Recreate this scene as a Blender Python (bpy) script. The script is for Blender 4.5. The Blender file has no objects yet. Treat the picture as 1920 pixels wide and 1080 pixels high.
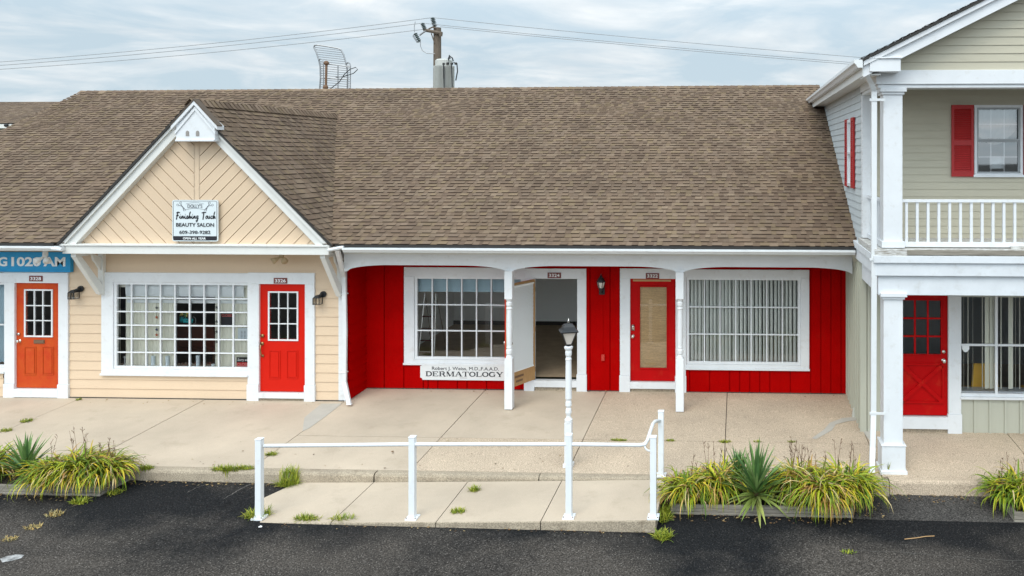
import bpy, bmesh, math, random
from mathutils import Vector, Matrix
random.seed(7)
rnd = random.random
def uni(a, b): return a + (b - a) * random.random()
D = bpy.data
S = bpy.context.scene
C = S.collection

# ------------------------------------------------------------------ camera
CAMH = 4.75
TH = math.atan(62 / 1500)
cam = D.objects.new('camera', D.cameras.new('camera'))
C.objects.link(cam)
cam.location = (0, 0, CAMH)
cam.rotation_euler = (math.pi / 2, 0, TH)
cam.data.sensor_width = 36
cam.data.lens = 36 * 1500 / 1920
cam.data.shift_x = (960 - 1323) / 1920
cam.data.shift_y = (290 - 540) / 1920
cam.data.clip_start = 0.1
cam.data.clip_end = 3000
S.camera = cam

# ------------------------------------------------------------------ light
SUN_EL, SUN_AZ = math.radians(52), math.radians(196)      # azimuth of the sun seen from above, clockwise from +Y
w = D.worlds.new('World'); S.world = w; w.use_nodes = True
nt = w.node_tree; nt.nodes.clear()
N = nt.nodes.new; L = nt.links.new
out = N('ShaderNodeOutputWorld'); bg = N('ShaderNodeBackground'); sky = N('ShaderNodeTexSky')
sky.sky_type = 'NISHITA'; sky.sun_disc = False; sky.sun_elevation = SUN_EL; sky.sun_rotation = SUN_AZ
sky.air_density = 1.0; sky.dust_density = 1.5
tc = N('ShaderNodeTexCoord'); sep = N('ShaderNodeSeparateXYZ'); L(tc.outputs['Generated'], sep.inputs[0])
mx = N('ShaderNodeMath'); mx.operation = 'MAXIMUM'; L(sep.outputs[2], mx.inputs[0]); mx.inputs[1].default_value = 0.0
ad = N('ShaderNodeMath'); ad.operation = 'ADD'; L(mx.outputs[0], ad.inputs[0]); ad.inputs[1].default_value = 0.09
dx = N('ShaderNodeMath'); dx.operation = 'DIVIDE'; L(sep.outputs[0], dx.inputs[0]); L(ad.outputs[0], dx.inputs[1])
dy = N('ShaderNodeMath'); dy.operation = 'DIVIDE'; L(sep.outputs[1], dy.inputs[0]); L(ad.outputs[0], dy.inputs[1])
cmb = N('ShaderNodeCombineXYZ'); L(dx.outputs[0], cmb.inputs[0]); L(dy.outputs[0], cmb.inputs[1])
n1 = N('ShaderNodeTexNoise'); n1.inputs['Scale'].default_value = 1.1; n1.inputs['Detail'].default_value = 8; n1.inputs['Roughness'].default_value = 0.6
n1.inputs['Distortion'].default_value = 0.5
L(cmb.outputs[0], n1.inputs['Vector'])
cr = N('ShaderNodeValToRGB'); cr.color_ramp.elements[0].position = 0.40; cr.color_ramp.elements[1].position = 0.66
L(n1.outputs['Fac'], cr.inputs[0])
n2 = N('ShaderNodeTexNoise'); n2.inputs['Scale'].default_value = 2.6; n2.inputs['Detail'].default_value = 6
L(cmb.outputs[0], n2.inputs['Vector'])
cc = N('ShaderNodeValToRGB'); cc.color_ramp.elements[0].position = 0.3; cc.color_ramp.elements[1].position = 0.7
cc.color_ramp.elements[0].color = (7.3, 8.0, 8.5, 1); cc.color_ramp.elements[1].color = (9.7, 10.0, 10.1, 1)
L(n2.outputs['Fac'], cc.inputs[0])
base = N('ShaderNodeMixRGB'); base.inputs[0].default_value = 0.9; L(sky.outputs[0], base.inputs[1]); base.inputs[2].default_value = (6.0, 7.35, 8.3, 1)
mixc = N('ShaderNodeMixRGB'); L(cr.outputs[0], mixc.inputs[0]); L(base.outputs[0], mixc.inputs[1]); L(cc.outputs[0], mixc.inputs[2])
# an overcast sky is brighter overhead than at the horizon
zr0 = N('ShaderNodeMapRange'); L(mx.outputs[0], zr0.inputs[0]); zr0.inputs[1].default_value = 0.12; zr0.inputs[2].default_value = 0.9; zr0.inputs[3].default_value = 0.68; zr0.inputs[4].default_value = 1.45
vm = N('ShaderNodeVectorMath'); vm.operation = 'SCALE'; L(mixc.outputs[0], vm.inputs[0]); # and brighter on the side where the veiled sun stands
zs = N('ShaderNodeMapRange'); L(sep.outputs[1], zs.inputs[0]); zs.inputs[1].default_value = 0.0; zs.inputs[2].default_value = -0.9; zs.inputs[3].default_value = 1.0; zs.inputs[4].default_value = 2.0
zm_ = N('ShaderNodeMath'); zm_.operation = 'MULTIPLY'; L(zr0.outputs[0], zm_.inputs[0]); L(zs.outputs[0], zm_.inputs[1]); L(zm_.outputs[0], vm.inputs['Scale'])
L(vm.outputs[0], bg.inputs[0]); bg.inputs[1].default_value = 0.10
L(bg.outputs[0], out.inputs[0])
sl = D.lights.new('sun', 'SUN'); sl.energy = 1.0; sl.angle = math.radians(32); sl.color = (1.0, 0.93, 0.80)
so = D.objects.new('sun', sl); C.objects.link(so); so.location = (-10, 0, 20)
sd = Vector((math.sin(SUN_AZ) * math.cos(SUN_EL), math.cos(SUN_AZ) * math.cos(SUN_EL), math.sin(SUN_EL)))
so.rotation_euler = sd.to_track_quat('Z', 'Y').to_euler()
S.view_settings.view_transform = 'Standard'; S.view_settings.look = 'None'
S.view_settings.exposure = 0.55; S.view_settings.gamma = 1.0
S.cycles.max_bounces = 8; S.cycles.transparent_max_bounces = 16

# ------------------------------------------------------------------ pixel -> place
def ray(px, py):
    u = (px - 1323) / 1500; v = (290 - py) / 1500; s, c = math.sin(TH), math.cos(TH)
    return (-s + u * c, c + u * s, v)
def V(px, py, Y):
    r = ray(px, py); t = Y / r[1]
    return Vector((t * r[0], Y, CAMH + t * r[2]))
SLOPE = 0.045
def zwalk(y): return -SLOPE * (16 - y)
def zlot(x): return -0.335 - 0.005 * (x + 9)
def G(px, py):
    r = ray(px, py); t = (-SLOPE * 16 - CAMH) / (r[2] - SLOPE * r[1])
    return Vector((t * r[0], t * r[1], CAMH + t * r[2]))
def A(px, py):
    r = ray(px, py); t = (-0.335 - 0.045 - CAMH) / (r[2] + 0.005 * r[0])
    return Vector((t * r[0], t * r[1], CAMH + t * r[2]))
def R(x0, y0, x1, y1, Y):
    xm, ym = (x0 + x1) / 2, (y0 + y1) / 2
    return (V(x0, ym, Y).x, V(x1, ym, Y).x, V(xm, y1, Y).z, V(xm, y0, Y).z)

# ------------------------------------------------------------------ materials
MATS = {}
def mat(name, col=(0.5, 0.5, 0.5), rough=0.6, var=0.0, vs=3.0, col2=None, bump=0.0, bs=60, metal=0.0, attr=None, spec=0.5, fine=0.0, stretch=(1, 1, 1), dirt=None):
    if name in MATS: return MATS[name]
    m = D.materials.new(name); m.use_nodes = True; t = m.node_tree; n = t.nodes; b = n['Principled BSDF']
    b.inputs['Roughness'].default_value = rough; b.inputs['Metallic'].default_value = metal
    b.inputs['Specular IOR Level'].default_value = spec
    co = n.new('ShaderNodeTexCoord'); mp = n.new('ShaderNodeMapping'); mp.inputs['Scale'].default_value = stretch
    t.links.new(co.outputs['Object'], mp.inputs[0])
    src = None
    if attr:
        a = n.new('ShaderNodeAttribute'); a.attribute_name = 'Col'; src = a.outputs['Color']
    if var > 0 or col2:
        nz = n.new('ShaderNodeTexNoise'); nz.inputs['Scale'].default_value = vs; nz.inputs['Detail'].default_value = 7; nz.inputs['Roughness'].default_value = 0.62
        t.links.new(mp.outputs[0], nz.inputs['Vector'])
        rp = n.new('ShaderNodeValToRGB'); rp.color_ramp.elements[0].position = 0.32; rp.color_ramp.elements[1].position = 0.68
        t.links.new(nz.outputs['Fac'], rp.inputs[0])
        if attr:
            rp.color_ramp.elements[0].color = (1 - var,) * 3 + (1,); rp.color_ramp.elements[1].color = (1 + var,) * 3 + (1,)
            mm = n.new('ShaderNodeMixRGB'); mm.blend_type = 'MULTIPLY'; mm.inputs[0].default_value = 1
            t.links.new(src, mm.inputs[1]); t.links.new(rp.outputs[0], mm.inputs[2]); src = mm.outputs[0]
        else:
            c2 = col2 if col2 else tuple(x * (1 - var) for x in col)
            rp.color_ramp.elements[0].color = tuple(c2) + (1,); rp.color_ramp.elements[1].color = tuple(col) + (1,)
            src = rp.outputs[0]
    if fine > 0:
        nf = n.new('ShaderNodeTexNoise'); nf.inputs['Scale'].default_value = bs; nf.inputs['Detail'].default_value = 3
        t.links.new(mp.outputs[0], nf.inputs['Vector'])
        rf = n.new('ShaderNodeValToRGB'); rf.color_ramp.elements[0].position = 0.38; rf.color_ramp.elements[1].position = 0.62
        rf.color_ramp.elements[0].color = (1 - fine,) * 3 + (1,); rf.color_ramp.elements[1].color = (1 + fine * 0.5,) * 3 + (1,)
        t.links.new(nf.outputs['Fac'], rf.inputs[0])
        mm = n.new('ShaderNodeMixRGB'); mm.blend_type = 'MULTIPLY'; mm.inputs[0].default_value = 1
        if src: t.links.new(src, mm.inputs[1])
        else: mm.inputs[1].default_value = tuple(col) + (1,)
        t.links.new(rf.outputs[0], mm.inputs[2]); src = mm.outputs[0]
    if dirt:                                              # (colour, amount, scale): blotchy stains of their own shape
        nd = n.new('ShaderNodeTexNoise'); nd.inputs['Scale'].default_value = dirt[2]; nd.inputs['Detail'].default_value = 9; nd.inputs['Roughness'].default_value = 0.7
        t.links.new(mp.outputs[0], nd.inputs['Vector'])
        rd = n.new('ShaderNodeValToRGB'); rd.color_ramp.elements[0].position = 0.55; rd.color_ramp.elements[1].position = 0.78
        rd.color_ramp.elements[1].color = (dirt[1],) * 3 + (1,)
        t.links.new(nd.outputs['Fac'], rd.inputs[0])
        mm = n.new('ShaderNodeMixRGB'); t.links.new(rd.outputs[0], mm.inputs[0])
        if src: t.links.new(src, mm.inputs[1])
        else: mm.inputs[1].default_value = tuple(col) + (1,)
        mm.inputs[2].default_value = tuple(dirt[0]) + (1,); src = mm.outputs[0]
    if src: t.links.new(src, b.inputs['Base Color'])
    else: b.inputs['Base Color'].default_value = tuple(col) + (1,)
    if bump > 0:
        nb = n.new('ShaderNodeTexNoise'); nb.inputs['Scale'].default_value = bs; nb.inputs['Detail'].default_value = 4
        t.links.new(mp.outputs[0], nb.inputs['Vector'])
        bp = n.new('ShaderNodeBump'); bp.inputs['Strength'].default_value = bump; bp.inputs['Distance'].default_value = 0.01
        t.links.new(nb.outputs['Fac'], bp.inputs['Height']); t.links.new(bp.outputs[0], b.inputs['Normal'])
    MATS[name] = m
    return m
def glass(name, refl=0.5, tint=(1.0, 1.0, 1.0)):
    m = D.materials.new(name); m.use_nodes = True; t = m.node_tree; n = t.nodes; n.clear()
    o = n.new('ShaderNodeOutputMaterial'); tr = n.new('ShaderNodeBsdfTransparent'); gl = n.new('ShaderNodeBsdfGlossy'); mx = n.new('ShaderNodeMixShader')
    fr = n.new('ShaderNodeFresnel'); fr.inputs[0].default_value = 1.5
    ml = n.new('ShaderNodeMath'); ml.operation = 'MULTIPLY_ADD'; ml.inputs[1].default_value = 1.0; ml.inputs[2].default_value = refl
    nz = n.new('ShaderNodeTexNoise'); nz.inputs['Scale'].default_value = 0.9; bp = n.new('ShaderNodeBump'); bp.inputs['Strength'].default_value = 0.012; bp.inputs['Distance'].default_value = 0.1
    co = n.new('ShaderNodeTexCoord'); t.links.new(co.outputs['Object'], nz.inputs['Vector']); t.links.new(nz.outputs['Fac'], bp.inputs['Height']); t.links.new(bp.outputs[0], gl.inputs['Normal'])
    tr.inputs[0].default_value = tint + (1,); gl.inputs['Roughness'].default_value = 0.02
    t.links.new(fr.outputs[0], ml.inputs[0]); t.links.new(ml.outputs[0], mx.inputs[0]); t.links.new(tr.outputs[0], mx.inputs[1]); t.links.new(gl.outputs[0], mx.inputs[2]); t.links.new(mx.outputs[0], o.inputs[0])
    return m

WHITE = mat('white_paint', (0.73, 0.75, 0.77), 0.5, 0.08, 2.5, dirt=((0.42, 0.38, 0.31), 0.38, 7))
WHITE2 = mat('weathered_white_paint', (0.70, 0.73, 0.76), 0.5, 0.10, 4, dirt=((0.36, 0.34, 0.3), 0.5, 5))
CREAMW = mat('aged_white_trim', (0.72, 0.72, 0.69), 0.5, 0.08, 3, dirt=((0.4, 0.36, 0.28), 0.3, 6))
ALU = mat('white_aluminium', (0.72, 0.74, 0.75), 0.35, 0.06, 3, dirt=((0.4, 0.38, 0.33), 0.25, 5))
PEEL = mat('peeling_deck_paint', (0.7, 0.71, 0.7), 0.7, col2=(0.25, 0.22, 0.18), vs=9, stretch=(1, 3, 6), bump=0.4, bs=30)
BEIGE = mat('peach_siding', (0.675, 0.515, 0.36), 0.55, 0.05, 1.2, fine=0.04, bs=90, dirt=((0.5, 0.36, 0.22), 0.15, 4))
RED = mat('red_siding', (0.40, 0.0004, 0.0004), 0.6, col2=(0.33, 0.0004, 0.0004), vs=2.0, spec=0.03, dirt=((0.26, 0.01, 0.005), 0.45, 4))
DOORR = mat('red_door_paint', (0.58, 0.012, 0.004), 0.45, 0.07, 3, spec=0.15)
DOORO = mat('faded_orange_red_paint', (0.52, 0.085, 0.014), 0.5, spec=0.15, col2=(0.48, 0.042, 0.012), vs=4, dirt=((0.66, 0.13, 0.05), 0.4, 5))
DOORD = mat('deep_red_paint', (0.46, 0.002, 0.003), 0.5, 0.1, 3, spec=0.1, dirt=((0.5, 0.08, 0.03), 0.35, 4))
OLIVE = mat('sage_siding', (0.50, 0.465, 0.36), 0.6, 0.07, 1.5, stretch=(0.5, 1, 3), dirt=((0.25, 0.24, 0.17), 0.3, 4))
SAGE = mat('grey_green_board', (0.46, 0.46, 0.38), 0.6, 0.08, 2, stretch=(3, 3, 0.7), dirt=((0.3, 0.29, 0.22), 0.3, 4))
PALE = mat('pale_grey_siding', (0.52, 0.56, 0.57), 0.6, 0.08, 2, dirt=((0.3, 0.3, 0.28), 0.4, 6))
SHING = mat('asphalt_shingle', rough=0.9, attr=True, var=0.16, vs=1.3, fine=0.22, bs=170, bump=0.5, spec=0.2, dirt=((0.19, 0.13, 0.07), 0.35, 1.0))
DARK = mat('dark_edge', (0.03, 0.028, 0.026), 0.8)
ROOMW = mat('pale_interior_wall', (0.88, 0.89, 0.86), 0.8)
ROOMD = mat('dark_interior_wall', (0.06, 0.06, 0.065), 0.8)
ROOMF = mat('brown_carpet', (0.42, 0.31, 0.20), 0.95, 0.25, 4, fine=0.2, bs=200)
BLIND = mat('beige_vertical_blind', (0.9, 0.88, 0.74), 0.7)
BLINDG = mat('pale_green_grey_blind', (0.9, 0.92, 0.85), 0.7)
BLINDB = mat('pale_blue_blind', (0.45, 0.60, 0.66), 0.7)
SHADE = mat('white_roller_shade', (0.84, 0.86, 0.85), 0.7)
BAMBOO = mat('woven_bamboo_shade', (0.74, 0.52, 0.27), 0.7, col2=(0.50, 0.33, 0.16), vs=16, stretch=(0.3, 1, 6), fine=0.3, bs=90)
TANWD = mat('tan_door_wood', (0.47, 0.27, 0.11), 0.5, 0.2, 6, stretch=(6, 6, 1))
BRWD = mat('brown_door_edge', (0.30, 0.17, 0.07), 0.6, 0.2, 6)
BRASS = mat('aged_brass', (0.35, 0.22, 0.1), 0.35, metal=1)
CHROME = mat('satin_nickel', (0.7, 0.68, 0.64), 0.25, metal=1)
BLACK = mat('black_metal', (0.012, 0.013, 0.015), 0.4)
BLUE = mat('blue_sign_paint', (0.008, 0.30, 0.60), 0.45, 0.12, 5)
LETW = mat('white_lettering', (0.8, 0.82, 0.82), 0.6)
LETB = mat('black_lettering', (0.012, 0.012, 0.018), 0.6)
LETG = mat('grey_lettering', (0.16, 0.17, 0.19), 0.6)
LETR = mat('red_lettering', (0.6, 0.01, 0.015), 0.6)
SIGNW = mat('white_sign_board', (0.66, 0.72, 0.74), 0.4, 0.04, 4)
PLATE = mat('brown_number_plate', (0.16, 0.03, 0.025), 0.5)
FROST = mat('milky_lamp_glass', (0.62, 0.56, 0.5), 0.3)
GLS = glass('window_glass', 0.02); GLR = glass('reflective_window_glass', 0.2); GLM = glass('mid_window_glass', 0.06)
CONC = mat('smooth_concrete', (0.55, 0.455, 0.35), 0.85, 0.2, 0.7, fine=0.10, bs=140, bump=0.25, dirt=((0.30, 0.24, 0.17), 0.55, 1.8))
AGG = mat('exposed_aggregate_concrete', (0.58, 0.465, 0.345), 0.9, 0.2, 0.8, fine=0.38, bs=75, bump=0.7, dirt=((0.3, 0.23, 0.16), 0.45, 2.6))
KERB = mat('kerb_concrete', (0.42, 0.35, 0.26), 0.9, 0.2, 3, fine=0.35, bs=70, bump=0.7, dirt=((0.15, 0.115, 0.075), 0.9, 3.5))
PATCH = mat('pale_cement_patch', (0.46, 0.43, 0.38), 0.9, 0.1, 4, fine=0.08, bs=100)
MORTAR = mat('dark_joint_soil', (0.07, 0.055, 0.04), 0.95)
TIMBER = mat('weathered_timber', (0.34, 0.31, 0.26), 0.85, col2=(0.17, 0.15, 0.12), vs=5, stretch=(0.4, 6, 10), bump=0.4, bs=40)
SOIL = mat('mulch', (0.035, 0.025, 0.018), 0.95, 0.5, 20, bump=1, bs=40)
LEAF = mat('leaf_blade', rough=0.5, attr=True, var=0.15, vs=8, spec=0.3)
GALV = mat('galvanised_metal', (0.30, 0.31, 0.32), 0.45, metal=0.6)
RUST = mat('rusty_brown_metal', (0.16, 0.09, 0.05), 0.7)
POLEW = mat('weathered_pole_wood', (0.16, 0.125, 0.095), 0.9, 0.35, 6, stretch=(6, 6, 0.6))
TRAFO = mat('transformer_grey_paint', (0.50, 0.51, 0.48), 0.5, 0.1, 5)
PORC = mat('glazed_insulator', (0.10, 0.13, 0.13), 0.25)
YELL = mat('mustard_fabric', (0.85, 0.48, 0.05), 0.8, 0.1, 8)

# asphalt: sealcoat, worn grey areas, pale stone specks
def asphalt(name, dark, light, bands):
    m = D.materials.new(name); m.use_nodes = True; t = m.node_tree; n = t.nodes; b = n['Principled BSDF']
    co = n.new('ShaderNodeTexCoord')
    nz = n.new('ShaderNodeTexNoise'); nz.inputs['Scale'].default_value = 0.55; nz.inputs['Detail'].default_value = 8; nz.inputs['Roughness'].default_value = 0.6
    t.links.new(co.outputs['Object'], nz.inputs['Vector'])
    sp = n.new('ShaderNodeSeparateXYZ'); t.links.new(co.outputs['Object'], sp.inputs[0])
    mr = n.new('ShaderNodeMapRange'); mr.inputs[1].default_value = 10.2; mr.inputs[2].default_value = 11.4; mr.inputs[3].default_value = 0.12; mr.inputs[4].default_value = -0.14 if bands else 0.13
    t.links.new(sp.outputs[1], mr.inputs[0])
    a = n.new('ShaderNodeMath'); a.operation = 'ADD'; t.links.new(nz.outputs['Fac'], a.inputs[0]); t.links.new(mr.outputs[0], a.inputs[1])
    rp = n.new('ShaderNodeValToRGB'); rp.color_ramp.elements[0].position = 0.42; rp.color_ramp.elements[1].position = 0.68
    rp.color_ramp.elements[0].color = dark + (1,); rp.color_ramp.elements[1].color = light + (1,)
    t.links.new(a.outputs[0], rp.inputs[0])
    vo = n.new('ShaderNodeTexVoronoi'); vo.inputs['Scale'].default_value = 62; t.links.new(co.outputs['Object'], vo.inputs['Vector'])
    rs = n.new('ShaderNodeValToRGB'); rs.color_ramp.elements[0].position = 0.0; rs.color_ramp.elements[1].position = 0.5
    rs.color_ramp.elements[0].color = (1, 1, 1, 1); rs.color_ramp.elements[1].color = (0, 0, 0, 1)
    t.links.new(vo.outputs['Distance'], rs.inputs[0])
    wn = n.new('ShaderNodeSeparateColor'); t.links.new(vo.outputs['Color'], wn.inputs[0])
    gt = n.new('ShaderNodeMath'); gt.operation = 'GREATER_THAN'; gt.inputs[1].default_value = 0.55; t.links.new(wn.outputs[0], gt.inputs[0])
    mu = n.new('ShaderNodeMath'); mu.operation = 'MULTIPLY'; t.links.new(rs.outputs[0], mu.inputs[0]); t.links.new(gt.outputs[0], mu.inputs[1])
    m2 = n.new('ShaderNodeMath'); m2.operation = 'MULTIPLY'; t.links.new(mu.outputs[0], m2.inputs[0]); t.links.new(wn.outputs[1], m2.inputs[1])
    m3 = n.new('ShaderNodeMapRange'); m3.inputs[1].default_value = 0.4; m3.inputs[2].default_value = 0.62; m3.inputs[3].default_value = 0.25; m3.inputs[4].default_value = 1.0; t.links.new(a.outputs[0], m3.inputs[0])
    m4 = n.new('ShaderNodeMath'); m4.operation = 'MULTIPLY'; t.links.new(m2.outputs[0], m4.inputs[0]); t.links.new(m3.outputs[0], m4.inputs[1]); m2 = m4
    mm = n.new('ShaderNodeMixRGB'); t.links.new(m2.outputs[0], mm.inputs[0]); t.links.new(rp.outputs[0], mm.inputs[1]); mm.inputs[2].default_value = (0.30, 0.275, 0.25, 1)
    nf = n.new('ShaderNodeTexNoise'); nf.inputs['Scale'].default_value = 48; nf.inputs['Detail'].default_value = 3; t.links.new(co.outputs['Object'], nf.inputs['Vector'])
    rf = n.new('ShaderNodeValToRGB'); rf.color_ramp.elements[0].position = 0.35; rf.color_ramp.elements[1].position = 0.65
    rf.color_ramp.elements[0].color = (0.42,) * 3 + (1,); rf.color_ramp.elements[1].color = (1.7,) * 3 + (1,)
    t.links.new(nf.outputs['Fac'], rf.inputs[0])
    mk = n.new('ShaderNodeMixRGB'); mk.blend_type = 'MULTIPLY'; mk.inputs[0].default_value = 1; t.links.new(mm.outputs[0], mk.inputs[1]); t.links.new(rf.outputs[0], mk.inputs[2])
    t.links.new(mk.outputs[0], b.inputs['Base Color']); b.inputs['Roughness'].default_value = 0.95; b.inputs['Specular IOR Level'].default_value = 0.15
    bp = n.new('ShaderNodeBump'); bp.inputs['Strength'].default_value = 0.6; bp.inputs['Distance'].default_value = 0.01
    t.links.new(nf.outputs['Fac'], bp.inputs['Height']); t.links.new(bp.outputs[0], b.inputs['Normal'])
    return m
ASPH = asphalt('asphalt_lot', (0.009, 0.0095, 0.0105), (0.054, 0.047, 0.041), True)
ASPH2 = asphalt('coarse_asphalt', (0.034, 0.032, 0.031), (0.062, 0.058, 0.054), False)

# ------------------------------------------------------------------ mesh helpers
WL = {}
class MB:
    def __init__(s): s.v = []; s.f = []; s.m = []; s.c = []; s.T = None; s.mi = 0; s.col = None
    def _a(s, p):
        p = Vector(p)
        if s.T: p = Vector(s.T(p))
        s.v.append(p); return len(s.v) - 1
    def poly(s, pts):
        if len(pts) < 3: return
        s.f.append([s._a(p) for p in pts]); s.m.append(s.mi); s.c.append(s.col)
    def grid(s, rows, close=False):
        idx = [[s._a(p) for p in r] for r in rows]
        for i in range(len(idx) - 1):
            n = len(idx[i])
            for j in range(n if close else n - 1):
                k = (j + 1) % n
                s.f.append([idx[i][j], idx[i][k], idx[i + 1][k], idx[i + 1][j]]); s.m.append(s.mi); s.c.append(s.col)
        return idx
    def face(s, ids): s.f.append(list(ids)); s.m.append(s.mi); s.c.append(s.col)
    def box(s, x0, x1, y0, y1, z0, z1):
        i = [s._a(p) for p in ((x0, y0, z0), (x1, y0, z0), (x1, y1, z0), (x0, y1, z0), (x0, y0, z1), (x1, y0, z1), (x1, y1, z1), (x0, y1, z1))]
        for q in ((0, 3, 2, 1), (4, 5, 6, 7), (0, 1, 5, 4), (1, 2, 6, 5), (2, 3, 7, 6), (3, 0, 4, 7)): s.face([i[k] for k in q])
        return s
    def prism(s, pts, y0, y1, axis='y'):
        f = (lambda a, b, y: (a, y, b)) if axis == 'y' else ((lambda a, b, y: (y, a, b)) if axis == 'x' else (lambda a, b, y: (a, b, y)))
        n = len(pts); A0 = [s._a(f(a, b, y0)) for a, b in pts]; B0 = [s._a(f(a, b, y1)) for a, b in pts]
        s.face(A0); s.face(B0[::-1])
        for i in range(n): s.face([A0[i], B0[i], B0[(i + 1) % n], A0[(i + 1) % n]])
        return s
    def tube(s, path, r, n=8, caps=True):
        path = [Vector(p) for p in path]; rows = []; up = None
        for i, p in enumerate(path):
            d = (path[min(i + 1, len(path) - 1)] - path[max(i - 1, 0)]).normalized()
            if up is None: up = Vector((0, 0, 1)) if abs(d.z) < 0.9 else Vector((1, 0, 0))
            a = d.cross(up).normalized(); b = a.cross(d).normalized(); up = b
            rr = r[i] if isinstance(r, (list, tuple)) else r
            rows.append([p + a * rr * math.cos(2 * math.pi * k / n) + b * rr * math.sin(2 * math.pi * k / n) for k in range(n)])
        idx = s.grid(rows, True)
        if caps: s.face(idx[0][::-1]); s.face(idx[-1])
        return s
    def lathe(s, prof, x, y, n=16, rot=0, sq=False):
        rows = []
        for r, z in prof:
            q = r * (math.sqrt(2) if sq else 1)
            rows.append([(x + q * math.cos(rot + 2 * math.pi * k / n), y + q * math.sin(rot + 2 * math.pi * k / n), z) for k in range(n)])
        idx = s.grid(rows, True); s.face(idx[0][::-1]); s.face(idx[-1]); return s
    def sph(s, c, r, n=10, sc=(1, 1, 1)):
        rows = []
        for i in range(1, n // 2 + 1):
            a = math.pi * i / (n // 2 + 1)
            rows.append([(c[0] + r * sc[0] * math.sin(a) * math.cos(2 * math.pi * k / n), c[1] + r * sc[1] * math.sin(a) * math.sin(2 * math.pi * k / n), c[2] + r * sc[2] * math.cos(a)) for k in range(n)])
        idx = s.grid(rows, True); s.face(idx[0]); s.face(idx[-1][::-1]); return s
    def ribbon(s, pts, w, y, t=0.004):
        pts = [Vector((a, b)) for a, b in pts]; n = len(pts); Lf = []; Rt = []
        for i, p in enumerate(pts):
            d = (pts[min(i + 1, n - 1)] - pts[max(i - 1, 0)])
            if d.length < 1e-9: d = Vector((1, 0))
            d.normalize(); q = Vector((-d.y, d.x)) * (w[i] if isinstance(w, (list, tuple)) else w) / 2
            Lf.append(p + q); Rt.append(p - q)
        s.grid([[(a.x, y, a.y), (b.x, y, b.y), (b.x, y + t, b.y), (a.x, y + t, a.y)] for a, b in zip(Lf, Rt)], True)
        return s
    def build(s, name, mats, parent=None, loc=None, smooth=False, bevel=0):
        if not isinstance(mats, (list, tuple)): mats = [mats]
        org = WL[parent.name] if parent else (Vector(loc) if loc else Vector((0, 0, 0)))
        me = D.meshes.new(name)
        me.from_pydata([v - org for v in s.v], [], s.f)
        for q in mats: me.materials.append(q)
        me.polygons.foreach_set('material_index', s.m)
        if any(c is not None for c in s.c):
            at = me.attributes.new('Col', 'FLOAT_COLOR', 'FACE')
            for i, c in enumerate(s.c): at.data[i].color = tuple(c or (0.5, 0.5, 0.5)) + (1,)
        if smooth: me.polygons.foreach_set('use_smooth', [True] * len(me.polygons))
        me.update()
        o = D.objects.new(name, me); C.objects.link(o)
        if parent: o.parent = parent
        else: o.location = org
        WL[o.name] = org
        if bevel:
            bm = o.modifiers.new('bevel', 'BEVEL'); bm.width = bevel; bm.segments = 2; bm.limit_method = 'ANGLE'; bm.angle_limit = 0.7
        return o
def tag(o, label=None, cat=None, group=None, kind=None):
    if label: o['label'] = label
    if cat: o['category'] = cat
    if group: o['group'] = group
    if kind: o['kind'] = kind
    return o
def thing(name, label, cat, loc, group=None):
    o = D.objects.new(name, None); C.objects.link(o); o.location = loc; o.empty_display_size = 0.2
    WL[o.name] = Vector(loc); return tag(o, label, cat, group)
def text(name, s, m, x0, x1, z0, z1, Y, parent=None, t=0.004, bold=0.0, shear=0.0, loc=None):
    cu = D.curves.new(name, 'FONT'); cu.body = s; cu.extrude = 0.01; cu.offset = bold; cu.shear = shear; cu.resolution_u = 3
    o = D.objects.new('tmp', cu); C.objects.link(o)
    me = D.meshes.new_from_object(o.evaluated_get(bpy.context.evaluated_depsgraph_get()))
    D.objects.remove(o)
    vs = [v.co.copy() for v in me.vertices]
    a0, a1 = min(v.x for v in vs), max(v.x for v in vs); b0, b1 = min(v.y for v in vs), max(v.y for v in vs)
    org = WL[parent.name] if parent else (Vector(loc) if loc else Vector((0, 0, 0)))
    for v, c in zip(me.vertices, vs):
        v.co = Vector((x0 + (c.x - a0) / (a1 - a0) * (x1 - x0), Y - (t if c.z > 0 else 0), z0 + (c.y - b0) / (b1 - b0) * (z1 - z0))) - org
    me.materials.clear(); me.materials.append(m); me.name = name
    o = D.objects.new(name, me); C.objects.link(o)
    if parent: o.parent = parent
    else: o.location = org
    WL[o.name] = org
    return o
def clip(poly, n, d, keep):
    r = []
    for i in range(len(poly)):
        p, q = poly[i], poly[(i + 1) % len(poly)]
        a = (p[0] * n[0] + p[1] * n[1] - d) * keep; b = (q[0] * n[0] + q[1] * n[1] - d) * keep
        if a >= 0: r.append(p)
        if (a > 0 and b < 0) or (a < 0 and b > 0):
            t = a / (a - b); r.append((p[0] + (q[0] - p[0]) * t, p[1] + (q[1] - p[1]) * t))
    return r
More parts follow.
